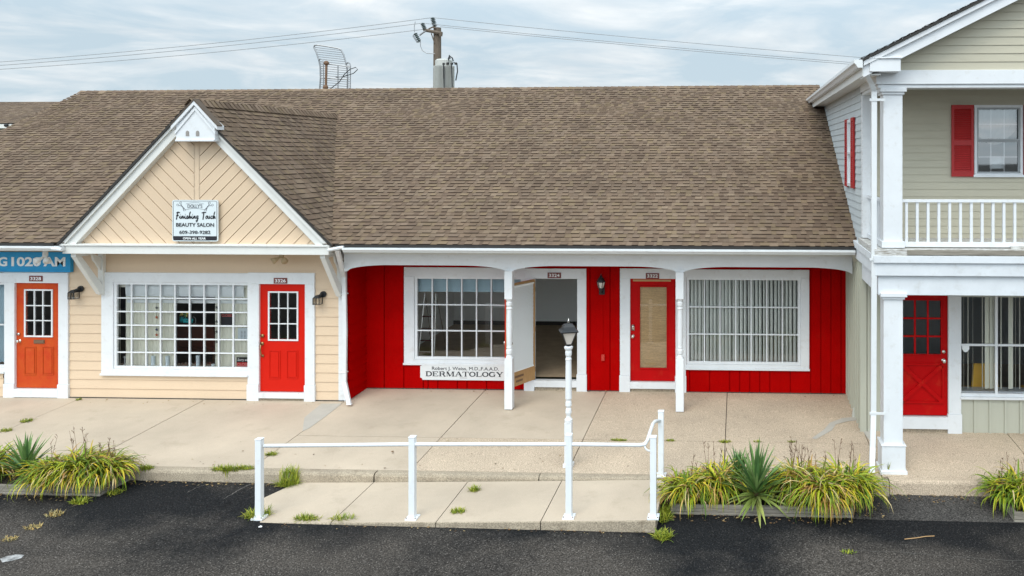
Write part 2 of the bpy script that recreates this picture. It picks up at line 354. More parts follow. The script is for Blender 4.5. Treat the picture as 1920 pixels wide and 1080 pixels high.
def laps(mb, poly, ang, pitch, proud, fmap, phase=0.0, flat=0.0, gap=0.0):
    """overlapping boards across a convex outline; fmap(a, b, out) -> 3-D"""
    n = (math.cos(ang), math.sin(ang)); ds = [p[0] * n[0] + p[1] * n[1] for p in poly]
    k0 = math.floor((min(ds) - phase) / pitch); k1 = math.ceil((max(ds) - phase) / pitch)
    for k in range(k0, k1):
        d0 = k * pitch + phase; d1 = d0 + pitch
        q = clip(clip(poly, n, d0 + gap, 1), n, d1, -1)
        if len(q) < 3: continue
        off = lambda p: 0.002 + proud * (1 - (1 - flat) * ((p[0] * n[0] + p[1] * n[1]) - d0) / pitch)
        mb.poly([fmap(p[0], p[1], off(p)) for p in q])
        for dd in ((d0 + gap, d1) if gap else (d0,)):
          e = [p for p in q if abs(p[0] * n[0] + p[1] * n[1] - dd) < 1e-5]
          if len(e) >= 2:
            a, b = e[0], e[-1]; mb.poly([fmap(a[0], a[1], 0.0), fmap(b[0], b[1], 0.0), fmap(b[0], b[1], proud + 0.002), fmap(a[0], a[1], proud + 0.002)])
def rects(x0, x1, z0, z1, holes):
    zs = sorted(set([z0, z1] + [z for h in holes for z in h[2:] if z0 < z < z1])); r = []
    for a, b in zip(zs, zs[1:]):
        x = x0
        for h in sorted(h for h in holes if h[2] <= a + 1e-6 and h[3] >= b - 1e-6):
            if h[0] > x: r.append((x, min(h[0], x1), a, b))
            x = max(x, h[1])
        if x < x1: r.append((x, x1, a, b))
    return r
def rp(r): return [(r[0], r[2]), (r[1], r[2]), (r[1], r[3]), (r[0], r[3])]

# ================================================================== SETTING
# parking lot sheet
mb = MB()
xs = [-400, -60, -30] + [-20 + i for i in range(0, 31)] + [30, 60, 400]; ys = [-400, -60, -20, 0, 6, 9, 10, 11, 12, 12.3]
mb.grid([[(x, y, zlot(x) if -20 <= x <= 10 else zlot(max(-20, min(10, x)))) for x in xs] for y in ys])
tag(mb.build('parking_lot', ASPH), kind='structure')
mb = MB(); mb.grid([[(x, y, -0.46) for x in (-1500, -300, 300, 1500)] for y in (12.25, 60, 300, 1500)])
tag(mb.build('ground', mat('dull_grass_ground', (0.10, 0.11, 0.06), 0.95, 0.3, 0.2)), kind='structure')
mb = MB(); xs = [-400 + 100 * i for i in range(9)]
# coarser asphalt strip in front of the right-hand building
mb = MB(); mb.grid([[(x, y, zlot(x) + 0.012 * (y - 11.35) / 0.9 + 0.004) for x in (1.55, 2.5, 3.5, 5, 7, 11)] for y in (11.35, 11.8, 12.25)])
tag(mb.build('asphalt_strip', ASPH2), kind='structure')

# sidewalk slabs with open joints
KY = 12.12; JY = 13.55
XJ = [-30.4, -27.9, -25.4, -22.8, -20.3, -17.9, -15.4, -12.91, -10.42, -7.64, -5.115, -2.655, -0.228, 2.19, 4.65, 7.1, 9.6, 12]
sw = MB(); g = 0.007
def slab(x0, x1, y0, y1, mi, top=0.0):
    sw.mi = mi
    n = max(1, int((x1 - x0) / 0.6))
    sw.grid([[(x0 + g + (x1 - x0 - 2 * g) * i / n, y, zwalk(y) + top + z) for i in range(n + 1)] for y, z in ((y0 + g, -0.03), (y0 + g, 0), (y1 - g, 0), (y1 - g, -0.03))])
    for x in (x0 + g, x1 - g): sw.poly([(x, y0 + g, zwalk(y0) + top), (x, y1 - g, zwalk(y1) + top), (x, y1 - g, zwalk(y1) - 0.03), (x, y0 + g, zwalk(y0) - 0.03)])
for i in range(len(XJ) - 1):
    a, b = XJ[i], XJ[i + 1]
    right = a > 2; ky = 12.32 if right else KY + 0.14
    back = 16.3 if (a > -7.7 and a < 2.1) else (15.6 if a < 0 else 14.4)
    if a < -7.7: slab(a, b, ky, 15.6, 0, uni(-0.002, 0.002))
    elif right: slab(a, b, ky, 14.4, 1, 0)
    else:
        hi = 1 if a > -2.7 else 0
        lo = 1 if a > -5.2 else 0
        slab(a, b, JY, back, hi, uni(-0.002, 0.002)); slab(a, b, ky, JY, lo, uni(-0.002, 0.002))
sw.mi = 2; sw.grid([[(x, y, zwalk(y) - 0.02) for x in (-31, 12.5)] for y in (12.25, 16.35)])
tag(sw.build('sidewalk', [CONC, AGG, MORTAR]), kind='structure')
# kerb
def kerb_run(x0, x1, yf, yb, name, m, bot=None):
    mb = MB(); rows = []
    n = max(2, int((x1 - x0) / 0.35))
    for i in range(n + 1):
        x = x0 + (x1 - x0) * i / n; j = uni(-0.006, 0.006); zt = zwalk(yb) - 0.004
        rows.append([(x, yb, zt), (x, yf + 0.045 + j, zwalk(yf) + 0.0), (x, yf + 0.015 + j, zwalk(yf) - 0.012), (x, yf + j, zwalk(yf) - 0.04), (x, yf - 0.015 + j, -0.5)])
    mb.grid(rows)
    mb.poly([rows[0][k] for k in range(5)] + [(x0, yb, -0.5)]); mb.poly([rows[-1][k] for k in range(5)] + [(x1, yb, -0.5)])
    return tag(mb.build(name, m), kind='structure')
for i, (a, b) in enumerate(((-30.4, -10.42), (-10.41, -5.62), (-5.61, -3.05))): kerb_run(a, b - 0.012, KY, KY + 0.145, 'kerb', KERB)
kerb_run(-3.05, 2.26, KY, KY + 0.145, 'kerb', KERB)
kerb_run(2.28, 12, 12.18, 12.325, 'kerb', AGG)
# ramp slab in front of the kerb: flush with the walk at the right, runs down to the lot on the left
XR0, XR1 = -7.05, -1.12
def zr(x, y):
    t = (x - XR0) / (XR1 - XR0); t = max(0, min(1, t))
    return (zlot(x) + 0.015) * (1 - t) + (-0.185) * t - 0.02 * (12.1 - y)
cuts = [XR0, -5.62, -4.15, -2.7, XR1]; mb = MB()
for a, b in zip(cuts, cuts[1:]):
    xa0 = a + (0.006 if a > XR0 else 0)
    def sh(x, y): return x + (0.5 * (y - 12.1) * -0.0)
    n = 5; top = []
    for y in (10.82, 10.98, 11.5, 12.11):
        xl = xa0
        if a == XR0: xl = xa0 + (0.30 if y < 10.9 else 0.22 if y < 11 else -0.02 if y < 11.8 else 0.22)
        top.append([(xl + (b - 0.006 - xl) * i / n, y, zr(xl + (b - xl) * i / n, y)) for i in range(n + 1)])
    mb.mi = 0; mb.grid(top)
    mb.mi = 1
    fr = top[0]; mb.grid([fr, [(p[0], p[1] - 0.012, p[2] - 0.012) for p in fr], [(p[0], p[1] - 0.02, -0.5) for p in fr]])
    for e in (0, -1): mb.grid([[r[e] for r in top], [(r[e][0], r[e][1], -0.5) for r in top]])
tag(mb.build('ramp', [CONC, KERB]), kind='structure')
# cement patches
def patch(pts, name, m, fz=zwalk, up=0.004):
    mb = MB(); mb.poly([(p.x, p.y, fz(p.y) + up) for p in pts]); return tag(mb.build(name, m), kind='structure')
def patchg(px, name='cement_patch', m=PATCH): patch([G(*p) for p in px], name, m)
patchg([(641, 757), (603, 757), (571, 783), (567, 809), (580, 803), (612, 780)])
patchg([(1614, 781), (1580, 784), (1556, 793), (1545, 806), (1522, 822), (1530, 824), (1560, 807), (1567, 796), (1590, 790), (1618, 787)])
patchg([(1616, 805), (1630, 803), (1634, 812), (1641, 834), (1634, 830), (1624, 818)])

# ================================================================== ROOF SHINGLES
PAL = [(0.215, 0.150, 0.103), (0.225, 0.160, 0.110), (0.195, 0.136, 0.095), (0.25, 0.182, 0.127), (0.175, 0.121, 0.085), (0.22, 0.158, 0.113), (0.235, 0.170, 0.108)]
def tint_(a, b): q = uni(a, b); return tuple(x * q for x in random.choice(PAL))
def shingles(mb, u0, u1, L_, f, expo=0.131, tab=(0.075, 0.17), tone=1.0, skip=None, lift=1.0):
    """rows of laminated shingle tabs; f(u along eave, s up slope, out) -> 3-D"""
    n = int(L_ / expo) + 1
    for k in range(n):
        s0 = k * expo; s1 = min(L_, s0 + expo); u = u0 - uni(0, 0.3); tk = 0; rq = uni(0.96, 1.04)
        while u < u1:
            tk = 1 - tk if rnd() < 0.86 else tk; wdt = uni(*tab) * (1.15 if tk else 0.8); a, b = max(u, u0), min(u + wdt, u1); u += wdt
            if b <= a: continue
            if skip and skip(Vector(f(a, s0, 0))) and skip(Vector(f(b, s0, 0))): continue
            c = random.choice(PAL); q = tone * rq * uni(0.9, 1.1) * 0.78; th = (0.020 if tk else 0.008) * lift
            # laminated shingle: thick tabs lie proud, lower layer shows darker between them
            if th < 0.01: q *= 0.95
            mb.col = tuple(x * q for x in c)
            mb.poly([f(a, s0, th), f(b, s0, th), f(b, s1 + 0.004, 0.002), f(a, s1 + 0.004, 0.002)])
            mb.col = (0.042, 0.029, 0.021) if tk else tuple(x * 0.4 for x in mb.col)   # butt edge darkened: shadow line under each course painted into its colour
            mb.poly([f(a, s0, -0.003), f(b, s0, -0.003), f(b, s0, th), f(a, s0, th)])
EAVEY, EAVEZ, RIDY = 14.42, 3.10, 21.5
def rz(x): return 6.55 + 0.0044 * (x + 8)
XL, XRT = -18.27, 2.16
def main_f(u, s, o):
    sl_ = (rz(u) - EAVEZ) / (RIDY - EAVEY); k = 1 / math.sqrt(1 + sl_ * sl_)
    return (u, EAVEY + s * k - o * sl_ * k, EAVEZ + s * k * sl_ + o * k)
Lm = math.sqrt((RIDY - EAVEY) ** 2 + (6.55 - EAVEZ) ** 2)

strip = thing('strip_mall', 'long low shop row with brown shingle roof, peach gabled bay and red porch', 'building', (-8, 16, 0))
GX0, GX1 = V(112, 457, 14.45).x, V(620, 459, 14.45).x
GA = V(357, 192, 14.42); GXm = GA.x; GZ = GA.z; GE = 3.08
def under_gable(p): return p.z < GZ - abs(p.x - GXm) * (GZ - GE) / (GX1 - GXm) - 0.12
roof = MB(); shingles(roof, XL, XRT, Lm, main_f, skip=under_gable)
roof.mi = 1; roof.col = (0.1, 0.08, 0.06)
# deck underside and back slope
for xa_, xb_, s_ in ((XL, GX0, 0), (GX0, GX1, 1.2), (GX1, XRT, 0)): roof.poly([main_f(xa_, s_, -0.03), main_f(xb_, s_, -0.03), main_f(xb_, Lm, -0.03), main_f(xa_, Lm, -0.03)])
roof.mi = 0; roof.col = (0.2, 0.145, 0.11)
roof.poly([(XL, RIDY, rz(XL)), (XRT, RIDY, rz(XRT)), (XRT, 28.6, 3.1), (XL, 28.6, 3.1)])
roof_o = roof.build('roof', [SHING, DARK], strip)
mb = MB(); u = XL
while u < XRT:
    mb.col = tint_(0.7, 0.95); e = min(u + 0.2, XRT)
    mb.grid([[(u, RIDY - 0.14, rz(u) - 0.055), (u, RIDY, rz(u) + 0.03), (u, RIDY + 0.14, rz(u) - 0.055)], [(e, RIDY - 0.14, rz(e) - 0.058), (e, RIDY, rz(e) + 0.018), (e, RIDY + 0.14, rz(e) - 0.058)]])
    u += 0.19
mb.build('ridge_cap', [SHING], roof_o)
# rake edge at the far left end and gable wall below it
mb = MB(); mb.poly([(XL + 0.25, 15.3, -0.1), (XL + 0.25, 28, -0.1), (XL + 0.25, 28, 3.3), (XL + 0.25, RIDY, 6.4), (XL + 0.25, 15.3, 3.45)])
mb.poly([(XRT, 28, -0.1), (XL, 28, -0.1), (XL, 28, 3.3), (XRT, 28, 3.3)])
mb.build('rear_wall', SAGE, strip)
# drip edge
for xa_, xb_ in ((-7.42, 2.10), (XL, -12.78)): mb = MB(); mb.box(xa_, xb_, EAVEY, EAVEY + 0.03, 3.045, 3.094); mb.build('drip_edge', DARK, strip)

# ---- gable of the salon bay
gf, gbk = 14.40, 20.7
def gable_f(side):
    xe = GX1 + 0.06 if side > 0 else GX0 - 0.02
    Ls = math.hypot(xe - GXm, GZ - GE); ex = (GXm - xe) / Ls; ez = (GZ - GE) / Ls
    return Ls, (lambda u, s, o: (xe + ex * s + o * ez * side, u, GE + ez * s + o * abs(ex)))
gr = MB()
for side in (1, -1):
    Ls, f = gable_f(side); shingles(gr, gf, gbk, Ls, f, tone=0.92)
    gr.mi = 1; gr.col = (0.05, 0.045, 0.04)
    gr.poly([f(gf, 0, -0.035), f(gbk, 0, -0.035), f(gbk, Ls, -0.035), f(gf, Ls, -0.035)])
    gr.poly([f(gf, 0, -0.035), f(gf, 0, 0.004), f(gf, Ls, 0.004), f(gf, Ls, -0.035)]); gr.mi = 0
yy = gf
while yy < 19.9:
    gr.col = tint_(0.75, 1.0)
    gr.grid([[(GXm - 0.11, yy, GZ - 0.055), (GXm, yy, GZ + 0.075), (GXm + 0.11, yy, GZ - 0.055)], [(GXm - 0.11, yy + 0.15, GZ - 0.075), (GXm, yy + 0.15, GZ + 0.055), (GXm + 0.11, yy + 0.15, GZ - 0.075)]]); yy += 0.14
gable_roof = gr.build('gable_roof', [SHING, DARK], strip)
# chevron boarded gable wall
gw = MB(); gy = 14.62
def gm(a, b, o): return (a, gy - o, b)
zb = 3.0
hl = [(GX0 + 0.05, zb), (GXm - 0.045, zb), (GXm - 0.045, GZ - 0.1), ]
hr = [(GXm + 0.045, zb), (GX1 - 0.05, zb), (GXm + 0.045, GZ - 0.1)]
laps(gw, hl, math.radians(45), 0.187, 0.022, gm, flat=1, gap=0.013)
laps(gw, hr, math.radians(135), 0.187, 0.022, gm, flat=1, gap=0.013)
gw.box(GXm - 0.052, GXm + 0.052, gy - 0.024, gy + 0.02, zb, GZ - 0.15)
gw.poly([(GX0, gy + 0.004, zb), (GX1, gy + 0.004, zb), (GXm, gy + 0.004, GZ)])
gw.build('gable_wall', BEIGE, strip)
# rake boards, beam
rk = MB()
Lr = math.hypot(GX1 - GXm, GZ - GE)
for side in (1, -1):
    xe = GX1 if side > 0 else GX0
    tx, tz = (xe - GXm), (GE - GZ); l = math.hypot(tx, tz); nx, nz = -abs(tz) / l * side, -abs(tx) / l   # inward normal
    def off(d, px, pz): return (px + nx * d, pz + nz * d)
    top0 = (GXm, GZ - 0.03); bot0 = (xe, GE - 0.03 + 0.0)
    for d0, d1, y0 in ((0.0, 0.055, 14.43), (0.052, 0.185, 14.47)):
        a = off(d0, *top0); b = off(d0, *bot0); c = off(d1, *bot0); e = off(d1, *top0)
        # mitre at the apex
        def atx(p, q): t = (GXm - p[0]) / (q[0] - p[0]); return (GXm, p[1] + (q[1] - p[1]) * t)
        a2 = atx(a, b); e2 = atx(e, c)
        rk.prism([a2, b, c, e2], y0, gy - 0.002)
rk.build('rake_board', CREAMW, strip)
mb = MB()
bx0, bx1 = V(117, 466, 14.45).x, V(616, 466, 14.45).x
mb.box(bx0, bx1, 14.45, 14.6, 2.90, 3.05); mb.box(bx0 - 0.03, bx1 + 0.03, 14.42, 14.64, 3.052, 3.082)
mb.build('beam', CREAMW, strip, bevel=0.004)
mb = MB(); mb.box(bx0 + 0.02, bx1 - 0.02, 14.602, 15.3, 2.93, 2.96); mb.build('soffit', CREAMW, strip)
# little dovecote box at the peak
dv = MB(); dl, dr = V(325, 250, 14.26).x, V(398, 250, 14.26).x; dm = (dl + dr) / 2 ; dzb, dze, dza = V(364, 262, 14.3).z, V(364, 236, 14.3).z, V(358, 199, 14.3).z
dm = (dl + dr) / 2
hole = []
dv.prism([(dl, dzb), (dr, dzb), (dr, dze), (dm, dza), (dl, dze)], 14.33, 14.6)
dv.prism([(dl + .0, dzb + 0.005), (dr, dzb + 0.005), (dr, dzb - 0.03), (dl, dzb - 0.03)], 14.30, 14.6)
for sgn, e in ((-1, dl), (1, dr)):
    ext = 0.07 * sgn
    dv.prism([(dm, dza + 0.10), (e + ext, dze - 0.0), (e + ext, dze - 0.075), (dm, dza + 0.02)], 14.285, 14.43)
    dv.prism([(dm, dza - 0.0), (e + ext * 0.2, dze - 0.10), (e + ext * 0.2, dze - 0.16), (dm, dza - 0.08)], 14.31, 14.4)
box_o = dv.build('dovecote', WHITE, strip, bevel=0.004)
dv = MB(); dv.mi = 0
for sgn, e in ((-1, dl - 0.08), (1, dr + 0.08)):
    dv.prism([(dm, dza + 0.135), (e, dze + 0.012), (e, dze - 0.006), (dm, dza + 0.103)], 14.275, 14.432)
dv.build('dovecote_roof', mat('dark_shingle_edge', (0.10, 0.075, 0.055), 0.9), box_o)
for px in (351, 370):
    a = V(px, 250, 14.32); mb = MB()
    mb.prism([(a.x - 0.03, a.z - 0.05), (a.x + 0.03, a.z - 0.05), (a.x + 0.03, a.z + 0.015)] + [(a.x + 0.03 * math.cos(t), a.z + 0.015 + 0.035 * math.sin(t)) for t in (0.5, 1.05, 1.57, 2.1, 2.6)] + [(a.x - 0.03, a.z + 0.015)], 14.322, 14.34)
    mb.build('nest_hole', mat('nest_hole_shadow_grey', (0.28, 0.26, 0.24), 0.9), box_o)

# ---- brackets under the beam
def bracket(px, py0, py1, dxp):
    mb = MB(); a = V(px, py0, 15.0); z0 = V(px, py1, 15.2).z; x = a.x; w2 = 0.05; zt = 2.9; yw = 15.24
    mb.box(x - w2, x + w2, yw - 0.085, yw, z0, zt - 0.001)          # wall post
    mb.box(x - w2 + 0.002, x + w2 - 0.002, 14.52, yw - 0.086, zt - 0.075, zt - 0.002)
    # straight brace from the beam to the foot of the post
    mb.prism([(14.53, zt - 0.076), (14.66, zt - 0.076), (yw - 0.087, z0 + 0.20), (yw - 0.087, z0 + 0.02), (yw - 0.13, z0 + 0.02)], x - w2 + 0.004, x + w2 - 0.004, 'x')
    # curved inner fillet
    mb.prism([(yw - 0.088, zt - 0.16), (yw - 0.088, zt - 0.42), (yw - 0.14, zt - 0.35), (yw - 0.2, zt - 0.26), (yw - 0.26, zt - 0.2), (yw - 0.3, zt - 0.077), (yw - 0.25, zt - 0.077)], x - 0.02, x + 0.02, 'x')
    return mb.build('bracket', CREAMW, strip, bevel=0.004)
bracket(176, 500, 552, 0); bracket(629, 500, 556, 0)

# ---- salon front wall (peach laps) with openings
WY = 15.25
XC = V(648, 620, WY).x
sal_win = R(193, 511, 467, 703, WY); sal_door = R(467, 511, 592, 752, WY)
l_door = R(12, 510, 131, 750, WY); l_win = R(-150, 510, 12, 697, WY)
holes = [(sal_win[0] + .02, sal_win[1] + .05, sal_win[2] + .03, sal_win[3] - .02), (sal_door[0] + .02, sal_door[1] - .02, -0.3, sal_door[3] - .02),
         (l_door[0] - .05, l_door[1] - .02, -0.3, l_door[3] - .02), (l_win[0] + .02, l_win[1] + .06, l_win[2] + .03, l_win[3] - .02)]
mb = MB()
def bm_(a, b, o): return (a, WY - o, b)
for r in rects(-18.1, XC - 0.1, -0.06, 2.93, holes): laps(mb, rp(r), math.pi / 2, 0.181, 0.017, bm_, phase=-0.03)
mb.mi = 1
mb.box(XC - 0.13, XC + 0.006, WY - 0.022, WY + 0.05, -0.06, 2.93)      # corner board
mb.build('wall', [BEIGE, WHITE], strip)
# red return wall
RX = V(688, 600, 16).x
mb = MB()
laps(mb, [(WY, -0.06), (16.0, -0.06), (16.0, 2.7), (WY, 2.7)], math.pi / 2, 0.181, 0.034, lambda a, b, o: (RX - 0.02 + o, a, b))
mb.box(RX - 0.1, RX - 0.021, WY + 0.052, 16.2, -0.06, 2.9)
mb.build('side_wall', RED, strip)
# red board wall
wa = R(759, 501, 985, 683, 16); d1 = R(985, 503, 1100, 731, 16); d2 = R(1163, 503, 1286, 734, 16); wb = R(1285, 505, 1517, 692, 16)
holes = [(wa[0] + .02, wa[1] + 0.03, wa[2] + .02, wa[3] - .02), (d1[0] + .02, d1[1] - .02, -0.3, d1[3] - .02), (d2[0] + .02, d2[1] - .02, -0.3, d2[3] - .02), (wb[0] + .02, wb[1] - .02, wb[2] + .02, wb[3] - .02)]
mb = MB(); RYW = 16.0
for r in rects(RX - 0.02, 2.2, -0.06, 2.72, holes):
    mb.poly([(r[0], RYW, r[2]), (r[1], RYW, r[2]), (r[1], RYW, r[3]), (r[0], RYW, r[3])])
    # irregular grooved boards: raised planks with narrow grooves between
    x = -7.6; random.seed(5)
    while x < 2.2:
        wd = random.choice((0.40, 0.20, 0.405, 0.1)); a, b = max(x + 0.010, r[0]), min(x + wd - 0.010, r[1])
        if b > a + 0.004: mb.box(a, b, RYW - 0.028, RYW - 0.001, r[2], r[3])
        x += wd
mb.build('porch_wall', RED, strip)
mb = MB(); mb.box(RX - 0.02, 2.14, 14.98, 16.1, 2.70, 2.73); mb.build('porch_ceiling', mat('dull_porch_ceiling', (0.30, 0.28, 0.25), 0.8, 0.15, 2), strip)

for a_, b_, y_, z_ in ((sal_door[1], XC, WY, -0.034), (l_door[1], sal_door[0], WY, -0.034), (RX, d1[0], 16.0, 0.0), (d1[1], d2[0], 16.0, 0.0), (d2[1], 2.12, 16.0, 0.0)):
    mb = MB(); mb.box(a_ + 0.015, b_ - 0.015, y_ - 0.034, y_ - 0.001, z_ - 0.03, z_ + 0.014); mb.build('base_gap', DARK, strip)
# ---- arched valance, fascia, gutters
def arch_z(x):
    def b(px, py): return V(px, py, 14.94)
    segs = ((651, 950), (960, 1270), (1280, 1597))
    crown = 2.655; spring = 2.53
    for p0, p1 in segs:
        x0, x1 = b(p0, 500).x, b(p1, 500).x
        if x0 <= x <= x1:
            e = min(x - x0, x1 - x) / 0.85; e = min(1, e)
            return spring + (crown - spring) * math.sin(math.acos(1 - e)) if e < 1 else crown
    return spring
vx0, vx1 = V(646, 490, 14.94).x, V(1598, 490, 14.94).x; n = 190
top, bot = [], []
for i in range(n + 1):
    x = vx0 + (vx1 - vx0) * i / n; top.append((x, 2.86)); bot.append((x, arch_z(x)))
mb = MB()
mb.grid([[(a[0], 14.92, a[1]) for a in top], [(b[0], 14.92, b[1]) for b in bot], [(b[0], 14.965, b[1]) for b in bot], [(a[0], 14.965, a[1]) for a in top]])
mb.build('valance', WHITE, strip)
mb = MB(); mb.box(vx0, vx1 + 0.02, 14.895, 14.97, 2.861, 2.962); mb.box(vx0, vx1 + 0.02, 14.87, 14.97, 2.963, 3.0); mb.build('fascia', CREAMW, strip, bevel=0.004)
mb = MB(); mb.box(-7.45, 2.12, 14.45, 14.9, 3.001, 3.02); mb.build('eave_soffit', CREAMW, strip); mb = MB(); mb.box(XL, bx0, 14.45, 15.3, 2.97, 3.0); mb.build('eave_soffit', CREAMW, strip)
def gutter(x0, x1, zt):
    mb = MB(); prof = [(14.44, zt), (14.44, zt - 0.085), (14.37, zt - 0.085), (14.345, zt - 0.05), (14.325, zt - 0.035), (14.325, zt - 0.004), (14.34, zt), (14.34, zt - 0.01), (14.335, zt - 0.03), (14.38, zt - 0.075), (14.43, zt - 0.075), (14.43, zt)]
    mb.grid([[(x, p[0], p[1]) for p in prof] for x in (x0, x1)], True)
    for x in (x0, x1): mb.poly([(x, p[0], p[1]) for p in prof[:7]])
    return mb.build('gutter', ALU, strip)
gutter(V(641, 465, 14.33).x, V(1604, 465, 14.33).x, 3.045); gutter(XL, V(112, 463, 14.33).x, 3.045)
# gutter corner elbow at the gable
mb = MB(); mb.tube([V(616, 469, 14.38), V(626, 467, 14.37), V(636, 465, 14.36), V(644, 464, 14.36)], 0.032, 8); mb.build('gutter_elbow', ALU, strip)
mb = MB(); mb.tube([V(98, 466, 14.34), V(116, 468, 14.34)], 0.032, 8); mb.build('gutter_elbow', ALU, strip)
def rtube(mb, pts, wx, wy):
    """rectangular pipe through points"""
    rows = [[(p[0] - wx, p[1] - wy, p[2]), (p[0] + wx, p[1] - wy, p[2]), (p[0] + wx, p[1] + wy, p[2]), (p[0] - wx, p[1] + wy, p[2])] for p in pts]
    idx = mb.grid(rows, True); mb.face(idx[0]); mb.face(idx[-1][::-1]); return mb
mb = MB(); rtube(mb, [V(633, 470, 14.4), V(645, 520, 15.15), V(647, 620, 15.15), V(646, 716, 15.15), V(655, 758, 14.95)], 0.04, 0.03)
for py in (551, 698): a = V(646, py, 15.15); mb.box(a.x - 0.1, a.x + 0.043, 15.112, 15.22, a.z - 0.012, a.z + 0.012)
mb.build('downspout', ALU, strip, bevel=0.008)
mb = MB(); rtube(mb, [V(1601, 476, 14.42), V(1605, 507, 15.1), V(1604, 751, 15.1), V(1600, 786, 14.72)], 0.03, 0.03)
mb.build('downspout', mat('grey_green_pipe', (0.5, 0.51, 0.46), 0.45, 0.1, 4), strip, bevel=0.006)

# ---- turned porch posts
def turned_post(px, pyb, Y):
    b = G(px, pyb); x = V(px, 640, Y).x; zg = zwalk(Y) + 0.01
    z1, z2 = V(px, 668, Y).z, V(px, 561, Y).z; zt = 2.56; h = 0.075; mb = MB()
    mb.box(x - h, x + h, Y - h, Y + h, zg, z1 - 0.03)
    p = [(h - .005, z1 - 0.03), (h - .015, z1), (0.045, z1 + 0.03), (0.06, z1 + 0.06), (0.062, z1 + 0.12), (0.045, z1 + 0.15), (0.055, z1 + 0.17), (0.048, z1 + 0.2),
         (0.058, (z1 + z2) / 2), (0.05, z2 - 0.2), (0.062, z2 - 0.17), (0.045, z2 - 0.14), (0.06, z2 - 0.11), (0.06, z2 - 0.06), (0.045, z2 - 0.04), (h - .012, z2 - 0.01), (h - .005, z2 + 0.02)]
    mb.lathe(p, x, Y, 16); mb.box(x - h, x + h, Y - h, Y + h, z2 + 0.01, zt)
    return mb.build('post', WHITE, strip, smooth=False, bevel=0.006)
turned_post(955, 765, 14.93); turned_post(1275, 769, 14.93)

# ================================================================== INTERIORS
mb = MB()
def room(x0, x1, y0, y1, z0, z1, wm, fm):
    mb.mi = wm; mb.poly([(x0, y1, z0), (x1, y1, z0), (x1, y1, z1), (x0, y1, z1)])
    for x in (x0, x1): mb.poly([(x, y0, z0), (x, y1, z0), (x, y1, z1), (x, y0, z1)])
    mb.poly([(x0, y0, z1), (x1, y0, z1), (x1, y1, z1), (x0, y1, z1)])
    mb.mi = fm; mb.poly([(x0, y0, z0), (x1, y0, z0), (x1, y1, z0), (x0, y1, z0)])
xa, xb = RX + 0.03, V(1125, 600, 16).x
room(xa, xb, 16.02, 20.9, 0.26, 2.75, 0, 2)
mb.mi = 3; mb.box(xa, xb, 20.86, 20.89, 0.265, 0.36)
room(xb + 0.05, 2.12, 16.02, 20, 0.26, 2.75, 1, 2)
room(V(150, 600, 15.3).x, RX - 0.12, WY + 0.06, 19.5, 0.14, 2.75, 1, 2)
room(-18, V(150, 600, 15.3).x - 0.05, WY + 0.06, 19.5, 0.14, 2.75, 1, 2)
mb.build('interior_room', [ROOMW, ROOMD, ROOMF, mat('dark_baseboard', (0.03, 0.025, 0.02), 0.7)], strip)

# ================================================================== WINDOWS AND DOORS
def window(parent, rect, Y, cas, glass_rect, cols, rows, m=WHITE, gm_=GLS, mun=0.024, sill=True, head=0.0, pane=None):
    x0, x1, z0, z1 = rect; a0, a1, c0, c1 = glass_rect; mb = MB(); pr = 0.045
    s = 0.055                                                       # sash
    mb.box(x0, x1, Y - pr, Y + 0.03, c1 + s, z1)                                     # head casing
    mb.box(x0, a0 - s, Y - pr, Y + 0.03, z0, c1 + s - 0.001); mb.box(a1 + s, x1, Y - pr, Y + 0.03, z0, c1 + s - 0.001)
    mb.box(a0 - s + .001, a1 + s - .001, Y - pr + 0.002, Y + 0.03, z0, c0 - s)
    if sill: mb.box(x0 - 0.01, x1 + 0.01, Y - pr - 0.03, Y - pr - 0.001, z0 - 0.01, z0 + 0.03)
    o = mb.build('window', m, parent, bevel=0.004)
    mb = MB(); y0, y1 = Y - 0.02, Y + 0.045
    for r in ((a0 - s, a1 + s, c1, c1 + s - .002), (a0 - s, a1 + s, c0 - s + .002, c0), (a0 - s + .002, a0, c0, c1), (a1, a1 + s - .002, c0, c1)): mb.box(r[0], r[1], y0, y1, r[2], r[3])
    mb.build('sash', m, o, bevel=0.003)
    mb = MB(); h = mun / 2
    for i in range(1, cols): x = a0 + (a1 - a0) * i / cols; mb.box(x - h, x + h, Y - 0.012, Y + 0.035, c0, c1)
    for i in range(1, rows): z = c0 + (c1 - c0) * i / rows; mb.box(a0, a1, Y - 0.008, Y + 0.031, z - h, z + h)
    if cols * rows > 1: mb.build('muntin', m, o)
    mb = MB(); mb.poly([(a0, Y + 0.012, c0), (a1, Y + 0.012, c0), (a1, Y + 0.012, c1), (a0, Y + 0.012, c1)]); mb.build('pane', gm_, o)
    return o
wS = window(strip, (sal_win[0], sal_win[1], sal_win[2], sal_win[3]), WY, 0, R(220, 534, 465, 687, WY), 9, 6)
wL = window(strip, l_win, WY, 0, R(-140, 533, 10, 683, WY), 3, 2)
wA = window(strip, wa, 16, 0, R(783, 523, 977, 669, 16), 7, 3, gm_=GLR if False else GLM)
wB = window(strip, wb, 16, 0, R(1292, 525, 1496, 678, 16), 7, 3, gm_=GLM)

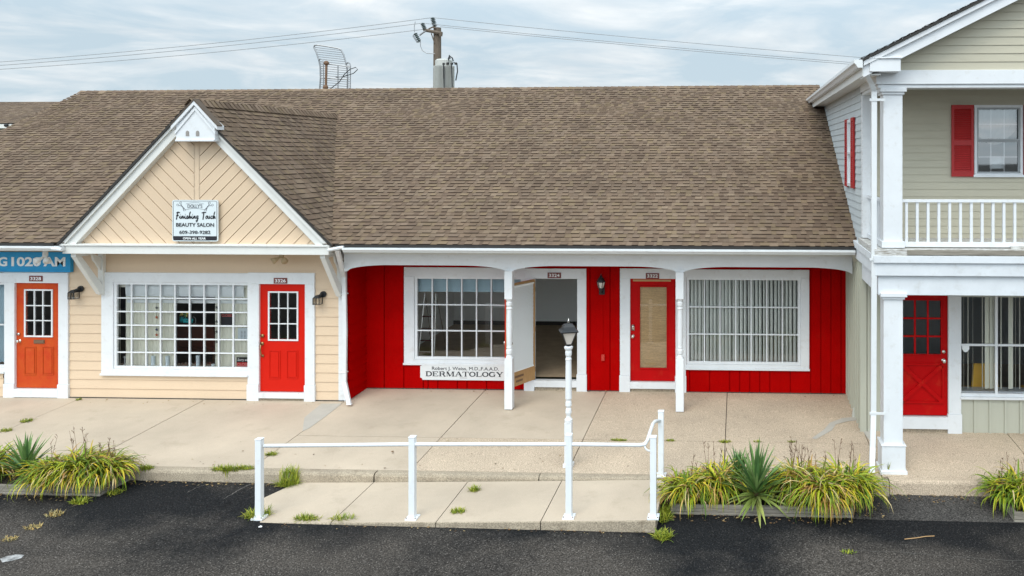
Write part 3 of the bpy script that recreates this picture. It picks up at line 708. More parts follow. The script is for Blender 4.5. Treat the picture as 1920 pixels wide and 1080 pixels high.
def doorframe(parent, fr, op, Y, m=WHITE, name='door_frame', thr=True, zg=0.0, plinth=0.33):
    """fr outer rect, op opening rect"""
    mb = MB(); x0, x1, z0, z1 = fr; a0, a1, c0, c1 = op; y0, y1 = Y - 0.05, Y + 0.06
    mb.box(x0, x1, y0, y1, c1, z1)
    for p, q in ((x0, a0), (a1, x1)):
        mb.box(p, q, y0, y1, z0 + plinth, c1 - 0.001); mb.box(p - 0.012, q + (0.012 if p == x0 and False else 0.012) - 0.012 * (p == x0), y0 - 0.014, y1, z0 - 0.02, z0 + plinth - 0.002)
    if thr: mb.box(a0 + .001, a1 - .001, Y - 0.07, Y + 0.06, z0 + 0.07, c0 - 0.012)
    mb.mi = 1; mb.box(a0 + 0.002, a1 - 0.002, Y - 0.02, Y + 0.05, z0 - 0.1, z0 + 0.069)
    return mb.build(name, [m, KERB], parent, bevel=0.004)
def knob(mb, x, y, z, r=0.03):
    mb.tube([(x, y, z), (x, y - 0.035, z)], 0.012, 8); mb.sph((x, y - 0.05, z), r, 10, (1, 0.8, 1)); mb.tube([(x, y, z), (x, y - 0.006, z)], r * 1.1, 12)
def panel_frame(mb, x0, x1, z0, z1, Y, w_=0.014, d=0.010):
    mb.box(x0, x1, Y - d, Y, z0, z0 + w_); mb.box(x0, x1, Y - d, Y, z1 - w_, z1); mb.box(x0, x0 + w_, Y - d, Y, z0 + w_, z1 - w_); mb.box(x1 - w_, x1, Y - d, Y, z0 + w_, z1 - w_)
    mb.box(x0 + 0.035, x1 - 0.035, Y - d, Y, z0 + 0.035, z1 - 0.035)
def slabhole(mb, op, hole, y0, y1):
    for r in rects(op[0], op[1], op[2], op[3], [hole] if hole else []): mb.box(r[0], r[1], y0, y1, r[2], r[3])
def lite_door(parent, op, gr_, Y, m, cols, rows, gmat, fm=WHITE, mun=0.02, fw=0.03, label=None):
    mb = MB(); slabhole(mb, op, gr_, Y - 0.0, Y + 0.045)
    o = mb.build('door', m, parent)
    if label: o['label'] = label
    if fm:
        mb = MB(); a0, a1, c0, c1 = gr_; y0 = Y - 0.018
        for r in ((a0 - fw, a1 + fw, c1, c1 + fw), (a0 - fw, a1 + fw, c0 - fw, c0), (a0 - fw, a0, c0, c1), (a1, a1 + fw, c0, c1)): mb.box(r[0], r[1], y0, Y - 0.001, r[2], r[3])
        for i in range(1, cols): x = a0 + (a1 - a0) * i / cols; mb.box(x - mun / 2, x + mun / 2, y0 + 0.004, Y + 0.01, c0, c1)
        for i in range(1, rows): z = c0 + (c1 - c0) * i / rows; mb.box(a0, a1, y0 + 0.006, Y + 0.008, z - mun / 2, z + mun / 2)
        mb.build('lite_frame', fm, o, bevel=0.002)
    mb = MB(); a0, a1, c0, c1 = gr_; mb.poly([(a0, Y + 0.012, c0), (a1, Y + 0.012, c0), (a1, Y + 0.012, c1), (a0, Y + 0.012, c1)]); mb.build('pane', gmat, o)
    return o
# salon door 3326
op = R(488, 532, 574, 734, WY); doorframe(strip, sal_door[:1] + (sal_door[1], sal_door[2], sal_door[3]), op, WY)
dS = lite_door(strip, op, R(506, 549, 557, 636, WY), WY, DOORR, 3, 3, GLM, label='bright red door with nine-pane window and brass handle')
mb = MB()
for p in ((505, 657, 526, 710), (538, 657, 559, 710)): panel_frame(mb, *R(*p, WY), WY - 0.001)
mb.build('panel', DOORR, dS, bevel=0.003)
mb = MB(); a = V(493, 629, WY); mb.tube([(a.x, WY, a.z), (a.x, WY - 0.03, a.z)], 0.032, 12); mb.build('deadbolt', BRASS, dS, smooth=True); mb = MB()
a = V(492, 644, WY); b = V(493, 667, WY); mb.tube([(a.x, WY, a.z), (a.x, WY - 0.02, a.z)], 0.035, 12); mb.tube([(b.x, WY, b.z), (b.x, WY - 0.02, b.z)], 0.026, 12)
mb.tube([(a.x, WY - 0.02, a.z), (a.x, WY - 0.06, a.z - 0.03), (a.x, WY - 0.065, (a.z + b.z) / 2), (b.x, WY - 0.05, b.z + 0.02), (b.x, WY - 0.02, b.z)], 0.011, 8)
mb.build('handle', BRASS, dS, smooth=True)
# left door 3328
op = R(31, 530, 113, 727, WY); doorframe(strip, l_door, op, WY)
dL = lite_door(strip, op, R(49, 545, 97, 629, WY), WY, DOORO, 3, 3, GLM, label='faded orange-red door with mail slot and nine-pane window')
mb = MB()
for p in ((46, 650, 68, 703), (80, 650, 101, 703)): panel_frame(mb, *R(*p, WY), WY - 0.001)
mb.build('panel', DOORO, dL, bevel=0.003)
mb = MB(); knob(mb, V(37, 639, WY).x, WY, V(37, 639, WY).z); mb.build('handle', CHROME, dL, smooth=True); mb = MB(); a = V(36, 626, WY); mb.tube([(a.x, WY, a.z), (a.x, WY - 0.025, a.z)], 0.026, 12); mb.build('deadbolt', CHROME, dL, smooth=True)
r = R(64, 637, 84, 644, WY); mb = MB(); mb.box(r[0], r[1], WY - 0.012, WY - 0.001, r[2], r[3]); mb.box(r[0] + .012, r[1] - .012, WY - 0.02, WY - 0.0121, r[2] + .015, r[3] - .015); mb.build('mail_slot', RUST, dL)
# door 3322 with bamboo shade
op = R(1182, 522, 1267, 714, 16); doorframe(strip, d2, op, 16)
dB = lite_door(strip, op, R(1200, 538, 1250, 690, 16), 16, DOORD, 1, 1, GLM, fm=DOORD, fw=0.022, label='deep red door with one long glass and woven shade')
r = R(1198, 536, 1252, 692, 16); mb = MB(); mb.box(r[0], r[1], 16.03, 16.038, r[2], r[3]); mb.build('woven_shade', BAMBOO, dB)
mb = MB(); knob(mb, V(1187, 630, 16).x, 16, V(1187, 630, 16).z, 0.032); mb.build('handle', CHROME, dB, smooth=True); mb = MB(); a = V(1187, 614, 16); mb.box(a.x - 0.03, a.x + 0.03, 15.98, 15.999, a.z - 0.06, a.z + 0.06); mb.sph((a.x, 15.98, a.z + 0.015), 0.022); mb.build('keypad_lock', CHROME, dB, smooth=True)
r = R(1187, 524, 1258, 527.5, 16); mb = MB(); mb.box(r[0], r[1], 15.985, 15.999, r[2], r[3]); mb.build('worn_strip', TANWD, dB)
# door 3324 standing open
op = R(1003, 522, 1083, 711, 16); doorframe(strip, d1, op, 16)
hx, hz0, hz1 = op[0], op[2] + 0.01, op[3] - 0.01
fe = V(948, 640, 15.22); ax = Vector((fe.x - hx, 15.22 - 15.95, 0)); DW = ax.length; ax.normalize(); nrm = Vector((-ax.y, ax.x, 0))   # nrm faces right (room side)
if nrm.x < 0: nrm = -nrm
def leafT(p): return Vector((hx, 15.95, 0)) + ax * p.x + nrm * p.y + Vector((0, 0, p.z))
mb = MB(); mb.T = leafT; mb.mi = 0; mb.box(0.0, DW, 0.004, 0.022, hz0, hz1); mb.mi = 1; mb.box(0.0, DW - 0.001, -0.024, 0.0035, hz0 + .001, hz1 - .001)
dO = mb.build('door', [TANWD, DOORR], strip, bevel=0.002); dO['label'] = 'door standing open with white mini blind on its tan inner face'
mb = MB(); mb.T = leafT; bz0 = hz0 + 0.31; n = 62; bh = hz1 - 0.055 - bz0
mb.box(0.07, DW - 0.07, 0.024, 0.06, hz1 - 0.075, hz1 - 0.045); mb.box(0.07, DW - 0.07, 0.024, 0.05, bz0 - 0.02, bz0)
for i in range(n):
    z = bz0 + bh * (i + 0.5) / n
    mb.poly([(0.075, 0.026, z + 0.012), (DW - 0.075, 0.026, z + 0.012), (DW - 0.075, 0.046, z - 0.008), (0.075, 0.046, z - 0.008)])
mb.build('mini_blind', SHADE, dO)
mb = MB(); mb.T = leafT; mb.box(DW * 0.42, DW * 0.72, 0.023, 0.03, hz0 + 0.16, hz0 + 0.20); mb.box(DW * 0.45, DW * 0.68, 0.023, 0.028, hz0 + 0.07, hz0 + 0.11); mb.build('mail_slot', RUST, dO)
mb = MB(); mb.T = leafT; kz = V(948, 645, 15.2).z
for sgn, y in ((1, 0.023), (-1, -0.025)):
    mb = MB(); mb.T = leafT
    mb.tube([(DW - 0.07, y, kz), (DW - 0.07, y + sgn * 0.045, kz)], 0.012, 8); mb.sph((DW - 0.07, y + sgn * 0.06, kz), 0.03)
    mb.build('handle', CHROME, dO, smooth=True); mb = MB(); mb.T = leafT
    mb.tube([(DW - 0.07, y, kz + 0.13), (DW - 0.07, y + sgn * 0.02, kz + 0.13)], 0.026, 10); mb.build('deadbolt', CHROME, dO, smooth=True)
for z in (hz0 + 0.2, (hz0 + hz1) / 2, hz1 - 0.2): mb = MB(); mb.T = leafT; mb.box(-0.012, 0.0, -0.01, 0.02, z - 0.045, z + 0.045); mb.build('hinge', BRASS, dO)

# ---- blinds
def vblind(parent, x0, x1, z0, z1, Y, pitch, width, ang, m, name='vertical_blind', keep=None, jit=0.0):
    mb = MB(); x = x0 + pitch / 2; i = 0
    while x < x1:
        a = math.radians(ang + uni(-jit, jit)); cx_, cy_ = math.cos(a) * width / 2, math.sin(a) * width / 2
        if keep is None or keep(x):
            k = uni(-0.004, 0.004); bow = 0.012
            mb.grid([[(x - cx_ + k, Y - cy_, z), (x - cx_ * 0.4, Y - cy_ * 0.4 - bow, z), (x + cx_ * 0.4, Y + cy_ * 0.4 - bow, z), (x + cx_ + k, Y + cy_, z)] for z in (z0, z1)])
        x += pitch; i += 1
    mb.box(x0, x1, Y - 0.03, Y + 0.03, z1, z1 + 0.05)
    return mb.build(name, m, parent)
g_ = R(1292, 525, 1496, 678, 16)
vblind(wB, g_[0] - 0.05, g_[1] + 0.06, g_[2] - 0.05, g_[3] + 0.08, 16.10, 0.076, 0.086, 47, BLINDG, jit=3)
g_ = R(220, 534, 465, 687, WY); by = 15.37
def kx(x):
    px = (240, 328); a, b = V(238, 600, by).x, V(328, 600, by).x; c, d_ = V(401, 600, by).x, V(470, 600, by).x
    return a < x < b or c < x < d_
vblind(wS, V(222, 600, by).x, V(470, 600, by).x, V(350, 687, by).z, 2.13, by, 0.079, 0.082, 6, BLIND, keep=kx, jit=1)
a, b = V(236, 545, 15.33), V(458, 557, 15.33)
mb = MB(); mb.grid([[(x, 15.335 + dy_, z) for x in (a.x, b.x)] for z, dy_ in ((b.z, 0), (b.z + 0.05, -0.012), (a.z + 0.06, -0.02), (a.z + 0.16, 0))])
for i in range(0): x = a.x; mb.box(x - 0.002, x + 0.002, 15.305, 15.33, b.z, a.z + 0.1)
mb.build('roller_shade', SHADE, wS)
r = R(240, 562, 470, 568, 15.34); mb = MB(); mb.box(r[0], r[1], 15.315, 15.34, r[2], r[3]); mb.build('blind_rail', SHADE, wS)
r = R(215, 680, 475, 687, 15.4); mb = MB(); mb.box(r[0], r[1], WY + 0.045, 15.75, r[2] - 0.05, r[2] - 0.0); mb.build('display_ledge', mat('dark_red_ledge', (0.22, 0.12, 0.09), 0.7), wS); LEDZ = r[2]
mb = MB()
for x_ in (V(219, 600, 15.3).x, V(238, 600, 15.55).x): pass
mb.box(V(219, 600, 15.3).x, V(241, 600, 15.62).x, 15.39, 15.40, LEDZ, 2.3); mb.build('window_return', mat('greige_return', (0.62, 0.61, 0.54), 0.8), wS)
g_ = R(-140, 533, 10, 683, WY); vblind(wL, g_[0], g_[1] + 0.1, g_[2], g_[3], 15.45, 0.1, 0.103, 3, BLINDB, jit=1)
g_ = R(783, 523, 977, 669, 16); mb = MB(); z0_, z1_ = V(850, 545, 16.12).z, g_[3] + 0.05; n = 14
for i in range(n):
    z = z0_ + (z1_ - z0_) * i / n; mb.poly([(g_[0] - 0.03, 16.10, z), (g_[1] + 0.05, 16.10, z), (g_[1] + 0.05, 16.115, z + 0.022), (g_[0] - 0.03, 16.115, z + 0.022)])
mb.box(g_[0] - 0.03, g_[1] + 0.05, 16.10, 16.13, z0_ - 0.02, z0_ - 0.002)
mb.build('raised_blind', BLINDB, wA)

# ================================================================== WING ROOF AT FAR LEFT
wing = thing('rear_wing', 'lower shingled roof and pale wall rising behind the left end of the shop row', 'building', (-24, 21, 0))
wy0 = 20.2; e0 = V(0, 231, wy0).z; wr = V(60, 191, 23.5).z
sw_ = (wr - e0) / (23.5 - wy0); kk = 1 / math.sqrt(1 + sw_ ** 2)
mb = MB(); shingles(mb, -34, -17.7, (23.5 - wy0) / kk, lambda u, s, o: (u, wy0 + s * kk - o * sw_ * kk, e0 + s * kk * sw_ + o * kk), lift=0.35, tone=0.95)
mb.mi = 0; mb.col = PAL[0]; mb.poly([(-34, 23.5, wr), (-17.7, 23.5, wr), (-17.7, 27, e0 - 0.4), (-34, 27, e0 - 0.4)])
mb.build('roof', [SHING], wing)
mb = MB(); mb.box(-34, -17.8, wy0 + 0.02, wy0 + 0.06, e0 - 0.13, e0 - 0.02); mb.build('fascia', CREAMW, wing)
mb = MB(); mb.box(-34, -17.9, wy0 + 0.3, 26.8, 0, e0 - 0.05); mb.build('wall', SAGE, wing)
a = V(13, 235, wy0); mb = MB(); mb.sph((a.x, wy0 - 0.02, a.z), 0.05); mb.build('vent_hole', BLACK, wing)

# ================================================================== RIGHT BUILDING
SX = 2.15; FY = 14.1; CY = 12.45; RB1 = 12.0
rb = thing('two_storey_building', 'two-storey sage clapboard building with white columns and upper balcony', 'building', (6, 14, -0.1))
zF2 = V(1700, 466, 12.6).z            # balcony deck top ~
zC2 = V(1690, 165, CY).z              # top of upper column
# lower side wall: board and batten
mb = MB(); mb.poly([(SX, FY, -0.25), (SX, 16.1, -0.25), (SX, 16.1, 3.1), (SX, FY, 3.1)])
y = FY + 0.12
while y < 16.1: mb.box(SX - 0.03, SX - 0.001, y, y + 0.055, -0.15, 3.1); y += 0.24
mb.build('lower_side_wall', SAGE, rb)
# upper side wall: pale laps, runs far back
side_win = (15.15, 15.62, 4.15, 5.42)
mb = MB()
for r in rects(FY, 24, 3.0, 6.05, [side_win]): laps(mb, rp(r), math.pi / 2, 0.128, 0.014, lambda a, b, o: (SX - o, a, b), phase=3.0)
mb.build('upper_side_wall', PALE, rb)
# front lower wall
dr = R(1690, 553, 1777, 781, FY); fr = R(1668, 545, 1801, 806, FY); wv = R(1801, 548, 1995, 747, FY)
mb = MB()
for r in rects(SX, RB1, -0.25, 3.2, [(fr[0] + .02, fr[1] - .02, -1, fr[3] - .02), (wv[0] - .05, wv[1] - .02, wv[2] + .02, wv[3] - .02)]):
    mb.poly([(r[0], FY, r[2]), (r[1], FY, r[2]), (r[1], FY, r[3]), (r[0], FY, r[3])])
    x = SX + 0.1
    while x < RB1:
        if r[0] <= x and x + 0.04 <= r[1]: mb.box(x, x + 0.04, FY - 0.025, FY - 0.001, r[2], r[3])
        x += 0.262
mb.box(SX - 0.03, SX + 0.08, FY - 0.03, FY - 0.001, -0.2, 3.1)
mb.build('lower_wall', SAGE, rb)
# upper front wall
uw = R(1826, 197, 1917, 330, FY)
mb = MB(); hU = (uw[0] + .02, uw[1] - .02, uw[2] + .02, uw[3] - .02)
zr_ = 6.2
for r in rects(SX, RB1, 3.0, zr_, [hU]): laps(mb, rp(r), math.pi / 2, 0.1275, 0.013, lambda a, b, o: (a, FY - o, b), phase=3.0)
mb.build('upper_wall', OLIVE, rb)
# door
op = dr; doorframe(rb, (fr[0], fr[1], -0.085, fr[3]), (dr[0], dr[1], dr[2] + 0.02, dr[3]), FY)
gg = R(1691, 563, 1764, 664, FY)
dR = lite_door(rb, (dr[0] + .004, dr[1] - .004, dr[2] + .025, dr[3] - .004), gg, FY, DOORD, 3, 3, GLR if False else GLM, fm=DOORD, mun=0.03, fw=0.018)
a0, a1, c0, c1 = R(1691, 684, 1766, 752, FY); mb = MB(); yq = FY - 0.002
for p, q in (((a0, c0), (a1, c1)), ((a0, c1), (a1, c0))):
    mb.ribbon([p, q], 0.07, FY - (0.030 if p[1] == c0 else 0.0325), 0.03)
panel = (a0, a1, c0, c1)
for r in ((a0 - .03, a1 + .03, c1, c1 + .03), (a0 - .03, a1 + .03, c0 - .03, c0), (a0 - .03, a0, c0, c1), (a1, a1 + .03, c0, c1)): mb.box(r[0], r[1], FY - 0.03, FY - 0.001, r[2], r[3])
mb.build('cross_brace', DOORD, dR)
mb = MB(); a = V(1769, 676, FY); knob(mb, a.x, FY, a.z, 0.034); mb.build('handle', CHROME, dR, smooth=True); mb = MB(); a = V(1769, 659, FY); mb.tube([(a.x, FY, a.z), (a.x, FY - 0.025, a.z)], 0.03, 12); mb.build('deadbolt', CHROME, dR, smooth=True)
# shop window
wR = window(rb, wv, FY, 0, R(1802, 552, 1985, 738, FY), 1, 1, gm_=GLM)
g_ = R(1802, 552, 1985, 738, FY); mb = MB()
for px in (1868, 1935): x = V(px, 640, FY).x; mb.box(x - 0.022, x + 0.022, FY - 0.015, FY + 0.03, g_[2], g_[3])
z = V(1868, 647, FY).z; mb.box(g_[0], g_[1], FY - 0.011, FY + 0.026, z - 0.018, z + 0.018); mb.build('muntin', WHITE, wR)
mb = MB(); by = FY + 0.08
for px, wd in ((1807, .012), (1815, .02), (1824, .012), (1842, .02), (1851, .065), (1860, .06), (1877, .025), (1895, .065), (1904, .014), (1912, .022), (1925, .06), (1938, .02), (1950, .03), (1965, .05), (1978, .02)):
    wd *= 1.45; x = V(px, 640, by).x; mb.poly([(x - wd / 2, by - 0.02, g_[2] + .06), (x + wd / 2, by + 0.02, g_[2] + .06), (x + wd / 2, by + 0.02, g_[3]), (x - wd / 2, by - 0.02, g_[3])])
mb.box(g_[0], g_[1], by - 0.03, by + 0.03, g_[3] - 0.06, g_[3]); mb.build('vertical_blind', BLIND, wR)
mb = MB(); mb.box(g_[0], g_[1], FY + 0.05, FY + 0.32, g_[2] - 0.04, g_[2] + 0.02); mb.build('inner_sill', WHITE2, wR)
# shield sticker on glass
a = V(1811, 654, FY - 0.005); mb = MB(); s = 0.062
mb.prism([(a.x - s, a.z + s * .8), (a.x + s, a.z + s * .8), (a.x + s, a.z - 0.01), (a.x + s * .5, a.z - s * .8), (a.x, a.z - s), (a.x - s * .5, a.z - s * .8), (a.x - s, a.z - 0.01)], FY + 0.006, FY + 0.0105)
tag(mb.build('security_sticker', LETW, loc=(a.x, FY, a.z)), 'small white shield-shaped sticker on the glass of the right-hand shop window', 'sticker')
# interior of right building
mb = MB(); x0, x1, y0, y1, z0, z1 = SX + 0.1, RB1 - 0.2, FY + 0.04, 18.5, -0.02, 2.9
mb.poly([(x0, y1, z0), (x1, y1, z0), (x1, y1, z1), (x0, y1, z1)]); mb.poly([(x0, y0, z0), (x0, y1, z0), (x0, y1, z1), (x0, y0, z1)]); mb.poly([(x1, y0, z0), (x1, y1, z0), (x1, y1, z1), (x1, y0, z1)])
mb.poly([(x0, y0, z1), (x1, y0, z1), (x1, y1, z1), (x0, y1, z1)]); mb.mi = 1; mb.poly([(x0, y0, z0), (x1, y0, z0), (x1, y1, z0), (x0, y1, z0)])
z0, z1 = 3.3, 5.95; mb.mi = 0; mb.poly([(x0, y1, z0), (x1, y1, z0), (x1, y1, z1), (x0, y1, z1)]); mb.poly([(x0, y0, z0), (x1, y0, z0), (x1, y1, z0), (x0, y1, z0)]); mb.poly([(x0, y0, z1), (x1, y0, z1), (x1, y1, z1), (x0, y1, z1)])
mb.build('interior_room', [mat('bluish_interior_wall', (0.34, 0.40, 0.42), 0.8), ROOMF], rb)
# upper window: double hung
def hung(parent, rect, Y, m, gm_):
    x0, x1, z0, z1 = rect; mb = MB(); c = 0.045; zm = (z0 + z1) / 2
    for r in ((x0, x1, z1 - c, z1), (x0, x1, z0, z0 + c), (x0, x0 + c, z0 + c, z1 - c), (x1 - c, x1, z0 + c, z1 - c)): mb.box(r[0], r[1], Y - 0.035, Y + 0.03, r[2], r[3])
    mb.box(x0 - 0.02, x1 + 0.02, Y - 0.06, Y - 0.036, z0 - 0.02, z0 + 0.02)
    o = mb.build('window', m, parent, bevel=0.003)
    mb = MB(); s = 0.03; fr2 = mat('grey_window_frame', (0.34, 0.36, 0.37), 0.4)
    for q0, q1, yy_ in ((zm, z1 - c, Y - 0.01), (z0 + c, zm, Y + 0.012)):
        for r in ((x0 + c, x1 - c, q1 - s, q1), (x0 + c, x1 - c, q0, q0 + s), (x0 + c, x0 + c + s, q0 + s, q1 - s), (x1 - c - s, x1 - c, q0 + s, q1 - s)): mb.box(r[0], r[1], yy_ - 0.012, yy_ + 0.01, r[2], r[3])
    mb.build('sash', fr2, o)
    mb = MB()
    for i in (1, 2): x = x0 + c + s + (x1 - x0 - 2 * c - 2 * s) * i / 3; mb.box(x - 0.007, x + 0.007, Y + 0.03, Y + 0.038, z0 + c, z1 - c)
    for q0, q1 in ((zm, z1 - c), (z0 + c, zm)): z = (q0 + q1) / 2; mb.box(x0 + c, x1 - c, Y + 0.031, Y + 0.037, z - 0.007, z + 0.007)
    mb.build('muntin', WHITE, o)
    mb = MB(); mb.poly([(x0 + c, Y + 0.022, z0 + c), (x1 - c, Y + 0.022, z0 + c), (x1 - c, Y + 0.022, z1 - c), (x0 + c, Y + 0.022, z1 - c)]); mb.build('pane', gm_, o)
    return o
uo = hung(rb, uw, FY, WHITE, GLR)
# swagged curtain behind it
mb = MB(); n = 24; rows = []
for j in range(12):
    t = j / 11
    rows.append([(uw[0] + 0.05 + (uw[1] - uw[0] - 0.1) * i / n, FY + 0.2 + 0.02 * math.sin(i * 1.7 + j), uw[3] - 0.06 - t * (0.35 + 0.25 * math.sin(math.pi * i / n)) - 0.03 * math.sin(j * 1.3)) for i in range(n + 1)])
mb.grid(rows); mb.build('curtain', mat('pale_sheer_curtain', (0.5, 0.52, 0.52), 0.8), uo, smooth=True)
r = R(1856, 293, 1883, 316, FY + 0.1); mb = MB(); mb.box(r[0], r[1], FY + 0.1, FY + 0.11, r[2], r[3]); mb.build('paper_notice', SIGNW, uo)
def shutter(parent, fmap, wd, h, m):
    """louvred shutter; fmap(a, out, z)"""
    mb = MB(); mb.T = lambda p: fmap(p.x, p.y, p.z); s = 0.045; mid = h * 0.47
    for r in ((0, s, 0, h), (wd - s, wd, 0, h), (s, wd - s, 0, s * 2), (s, wd - s, h - s * 1.6, h), (s, wd - s, mid - s, mid + s)): mb.box(r[0], r[1], 0.002, 0.032, r[2], r[3])
    mb.box(s, wd - s, 0.001, 0.006, s * 2, h - s)
    for q0, q1 in ((s * 2, mid - s), (mid + s, h - s * 1.6)):
        n = int((q1 - q0) / 0.036)
        for i in range(n):
            z = q0 + (q1 - q0) * i / n
            mb.poly([(s, 0.026, z), (wd - s, 0.026, z), (wd - s, 0.008, z + 0.036), (s, 0.008, z + 0.036)]); mb.poly([(s, 0.026, z), (wd - s, 0.026, z), (wd - s, 0.007, z - .004), (s, 0.007, z - .004)])
    return mb.build('shutter', m, parent)
SHR = mat('red_shutter_paint', (0.42, 0.012, 0.012), 0.5, 0.12, 5)
r = R(1783, 197, 1824.5, 331, FY); shutter(rb, lambda a, o, z: (r[0] + a, FY - 0.018 - o, r[2] + z), r[1] - r[0], r[3] - r[2], SHR)
shutter(rb, lambda a, o, z: (uw[1] + 0.01 + a, FY - 0.018 - o, r[2] + z), r[1] - r[0], r[3] - r[2], SHR)
# side window with shutters
sw0, sw1, sz0, sz1 = side_win
mb = MB()
for q in ((sw0, sw1, sz1 - 0.06, sz1), (sw0, sw1, sz0, sz0 + 0.06), (sw0, sw0 + 0.06, sz0 + .06, sz1 - .06), (sw1 - 0.06, sw1, sz0 + .06, sz1 - .06), (sw0 + .06, sw1 - .06, (sz0 + sz1) / 2 - 0.02, (sz0 + sz1) / 2 + 0.02)): mb.box(SX - 0.05, SX + 0.02, q[0], q[1], q[2], q[3])
so_ = mb.build('window', WHITE, rb); mb = MB(); mb.poly([(SX - 0.0, sw0, sz0), (SX - 0.0, sw1, sz0), (SX - 0.0, sw1, sz1), (SX - 0.0, sw0, sz1)]); mb.build('pane', GLR, so_)
mb = MB(); mb.box(SX + 0.03, SX + 0.05, sw0, sw1, sz0, sz1); mb.build('blind', SHADE, so_)
for y0 in (sw0 - 0.36, sw1 + 0.01): shutter(rb, lambda a, o, z, y0=y0: (SX - 0.02 - o, y0 + a, sz0 - 0.02 + z), 0.35, sz1 - sz0 + 0.04, SHR)

# columns
def col_box(mb, x0, x1, y0, y1, z0, z1): mb.box(x0, x1, y0, y1, z0, z1)
cx0, cx1 = V(1656, 700, CY + 0.04).x, V(1692, 700, CY + 0.04).x
def square_column(xa, xb, y0, zb, zt, base=0.42, name='column'):
    mb = MB(); dp = xb - xa
    mb.box(xa, xb, y0, y0 + dp, zb + base, zt - 0.1)
    if base > 0.2: mb.box(xa - 0.035, xb + 0.035, y0 - 0.035, y0 + dp + 0.035, zb, zb + base - 0.002); mb.box(xa - 0.06, xb + 0.06, y0 - 0.06, y0 + dp + 0.06, zb - 0.01, zb + 0.045); mb.box(xa - 0.045, xb + 0.045, y0 - 0.045, y0 + dp + 0.045, zb + base - 0.001, zb + base + 0.02)
    else: mb.box(xa - 0.03, xb + 0.03, y0 - 0.03, y0 + dp + 0.03, zb, zb + base)
    mb.box(xa - 0.025, xb + 0.025, y0 - 0.025, y0 + dp + 0.025, zt - 0.10, zt - 0.06); mb.box(xa - 0.055, xb + 0.055, y0 - 0.055, y0 + dp + 0.055, zt - 0.059, zt)
    return mb.build(name, WHITE, rb, bevel=0.005)
zcap = V(1670, 549, CY).z
square_column(cx0, cx1, CY, zwalk(CY) , zcap)
square_column(cx0 + 4.6, cx1 + 4.6, CY, zwalk(CY), zcap)
# entablature / balcony floor
ex0 = SX - 0.03
def band(py0, py1, yf, m=WHITE, x0=ex0):
    return (x0, RB1, yf, V(1700, py1, yf).z, V(1700, py0, yf).z)
mb = MB()
zt1, zb1 = V(1700, 517, CY - 0.03).z, V(1700, 554, CY - 0.03).z
mb.box(ex0 + 0.03, RB1, CY + 0.0, CY + 0.28, zb1, zt1)
zt2 = V(1700, 493, CY - 0.07).z; mb.box(ex0 - 0.02, RB1, CY - 0.06, CY + 0.282, zt1 + .001, zt2)
zt3 = V(1700, 480, CY - 0.1).z; mb.box(ex0 - 0.05, RB1, CY - 0.10, CY + 0.3, zt2 + .001, zt3)
# side returns
mb.box(ex0 + 0.03, ex0 + 0.27, CY + 0.281, FY - 0.04, zb1, zt1); mb.box(ex0 - 0.02, ex0 + 0.25, CY + 0.283, 14.55, zt1 + .001, zt2); mb.box(ex0 - 0.05, ex0 + 0.26, CY + 0.301, 14.6, zt2 + .001, zt3)
mb.build('entablature', WHITE2, rb, bevel=0.005)
mb = MB(); dz = V(1750, 466, CY - 0.05).z; mb.box(ex0 - 0.03, RB1, CY - 0.07, FY, zt3 + .001, dz - 0.012); mb.mi = 1; mb.box(cx1 + 0.05, RB1, CY - 0.09, CY - 0.071, zt3 + 0.012, dz - 0.02); mb.build('balcony_deck', [PEEL, TIMBER], rb, bevel=0.004)
mb = MB(); mb.box(ex0 + 0.05, RB1, CY + 0.29, FY - 0.03, zb1 + 0.12, zb1 + 0.15); mb.build('porch_ceiling', CREAMW, rb)
# upper column and pilaster at the wall
ucz0 = dz; square_column(cx0, cx1, CY + 0.03, ucz0, zC2, base=0.10)
square_column(cx0 + 4.6, cx1 + 4.6, CY + 0.03, ucz0, zC2, base=0.10)
mb = MB(); mb.box(SX - 0.012, SX + 0.14, FY - 0.16, FY - 0.016, ucz0, zC2); mb.build('pilaster', WHITE, rb)
# balustrade
bal = MB(); by0 = CY + 0.12
zt, zb_ = V(1800, 374, by0).z, V(1800, 463, by0).z
bx = V(1691, 400, by0).x
bal.box(bx, RB1, by0 - 0.035, by0 + 0.045, zt - 0.045, zt); bal.box(bx, RB1, by0 - 0.03, by0 + 0.04, zb_, zb_ + 0.075)
o_bal = bal.build('balustrade', WHITE, rb, bevel=0.004)
x = V(1699.5, 420, by0).x
while x < RB1 - 0.1:
    mb = MB(); mb.box(x - 0.02, x + 0.02, by0 - 0.018, by0 + 0.022, zb_ + 0.076, zt - 0.046); mb.build('baluster', WHITE, o_bal); x += 0.166
a = V(1908, 462, by0); mb = MB(); mb.box(a.x - 0.12, a.x + 0.12, by0 - 0.06, by0 + 0.05, zb_ - 0.03, zb_ + 0.02); mb.build('foot_block', PEEL, o_bal)
# side balustrade (close boarded, seen edge on)
mb = MB(); sx = SX + 0.1; mb.box(sx - 0.035, sx + 0.045, CY + 0.36, FY - 0.17, zt - 0.05, zt); mb.box(sx - 0.03, sx + 0.04, CY + 0.36, FY - 0.17, zb_, zb_ + 0.075)
so2 = mb.build('side_balustrade', WHITE2, rb)
y = CY + 0.45
while y < FY - 0.2: mb = MB(); mb.box(sx - 0.018, sx + 0.022, y - 0.02, y + 0.02, zb_ + 0.076, zt - 0.051); mb.build('baluster', WHITE2, so2); y += 0.15
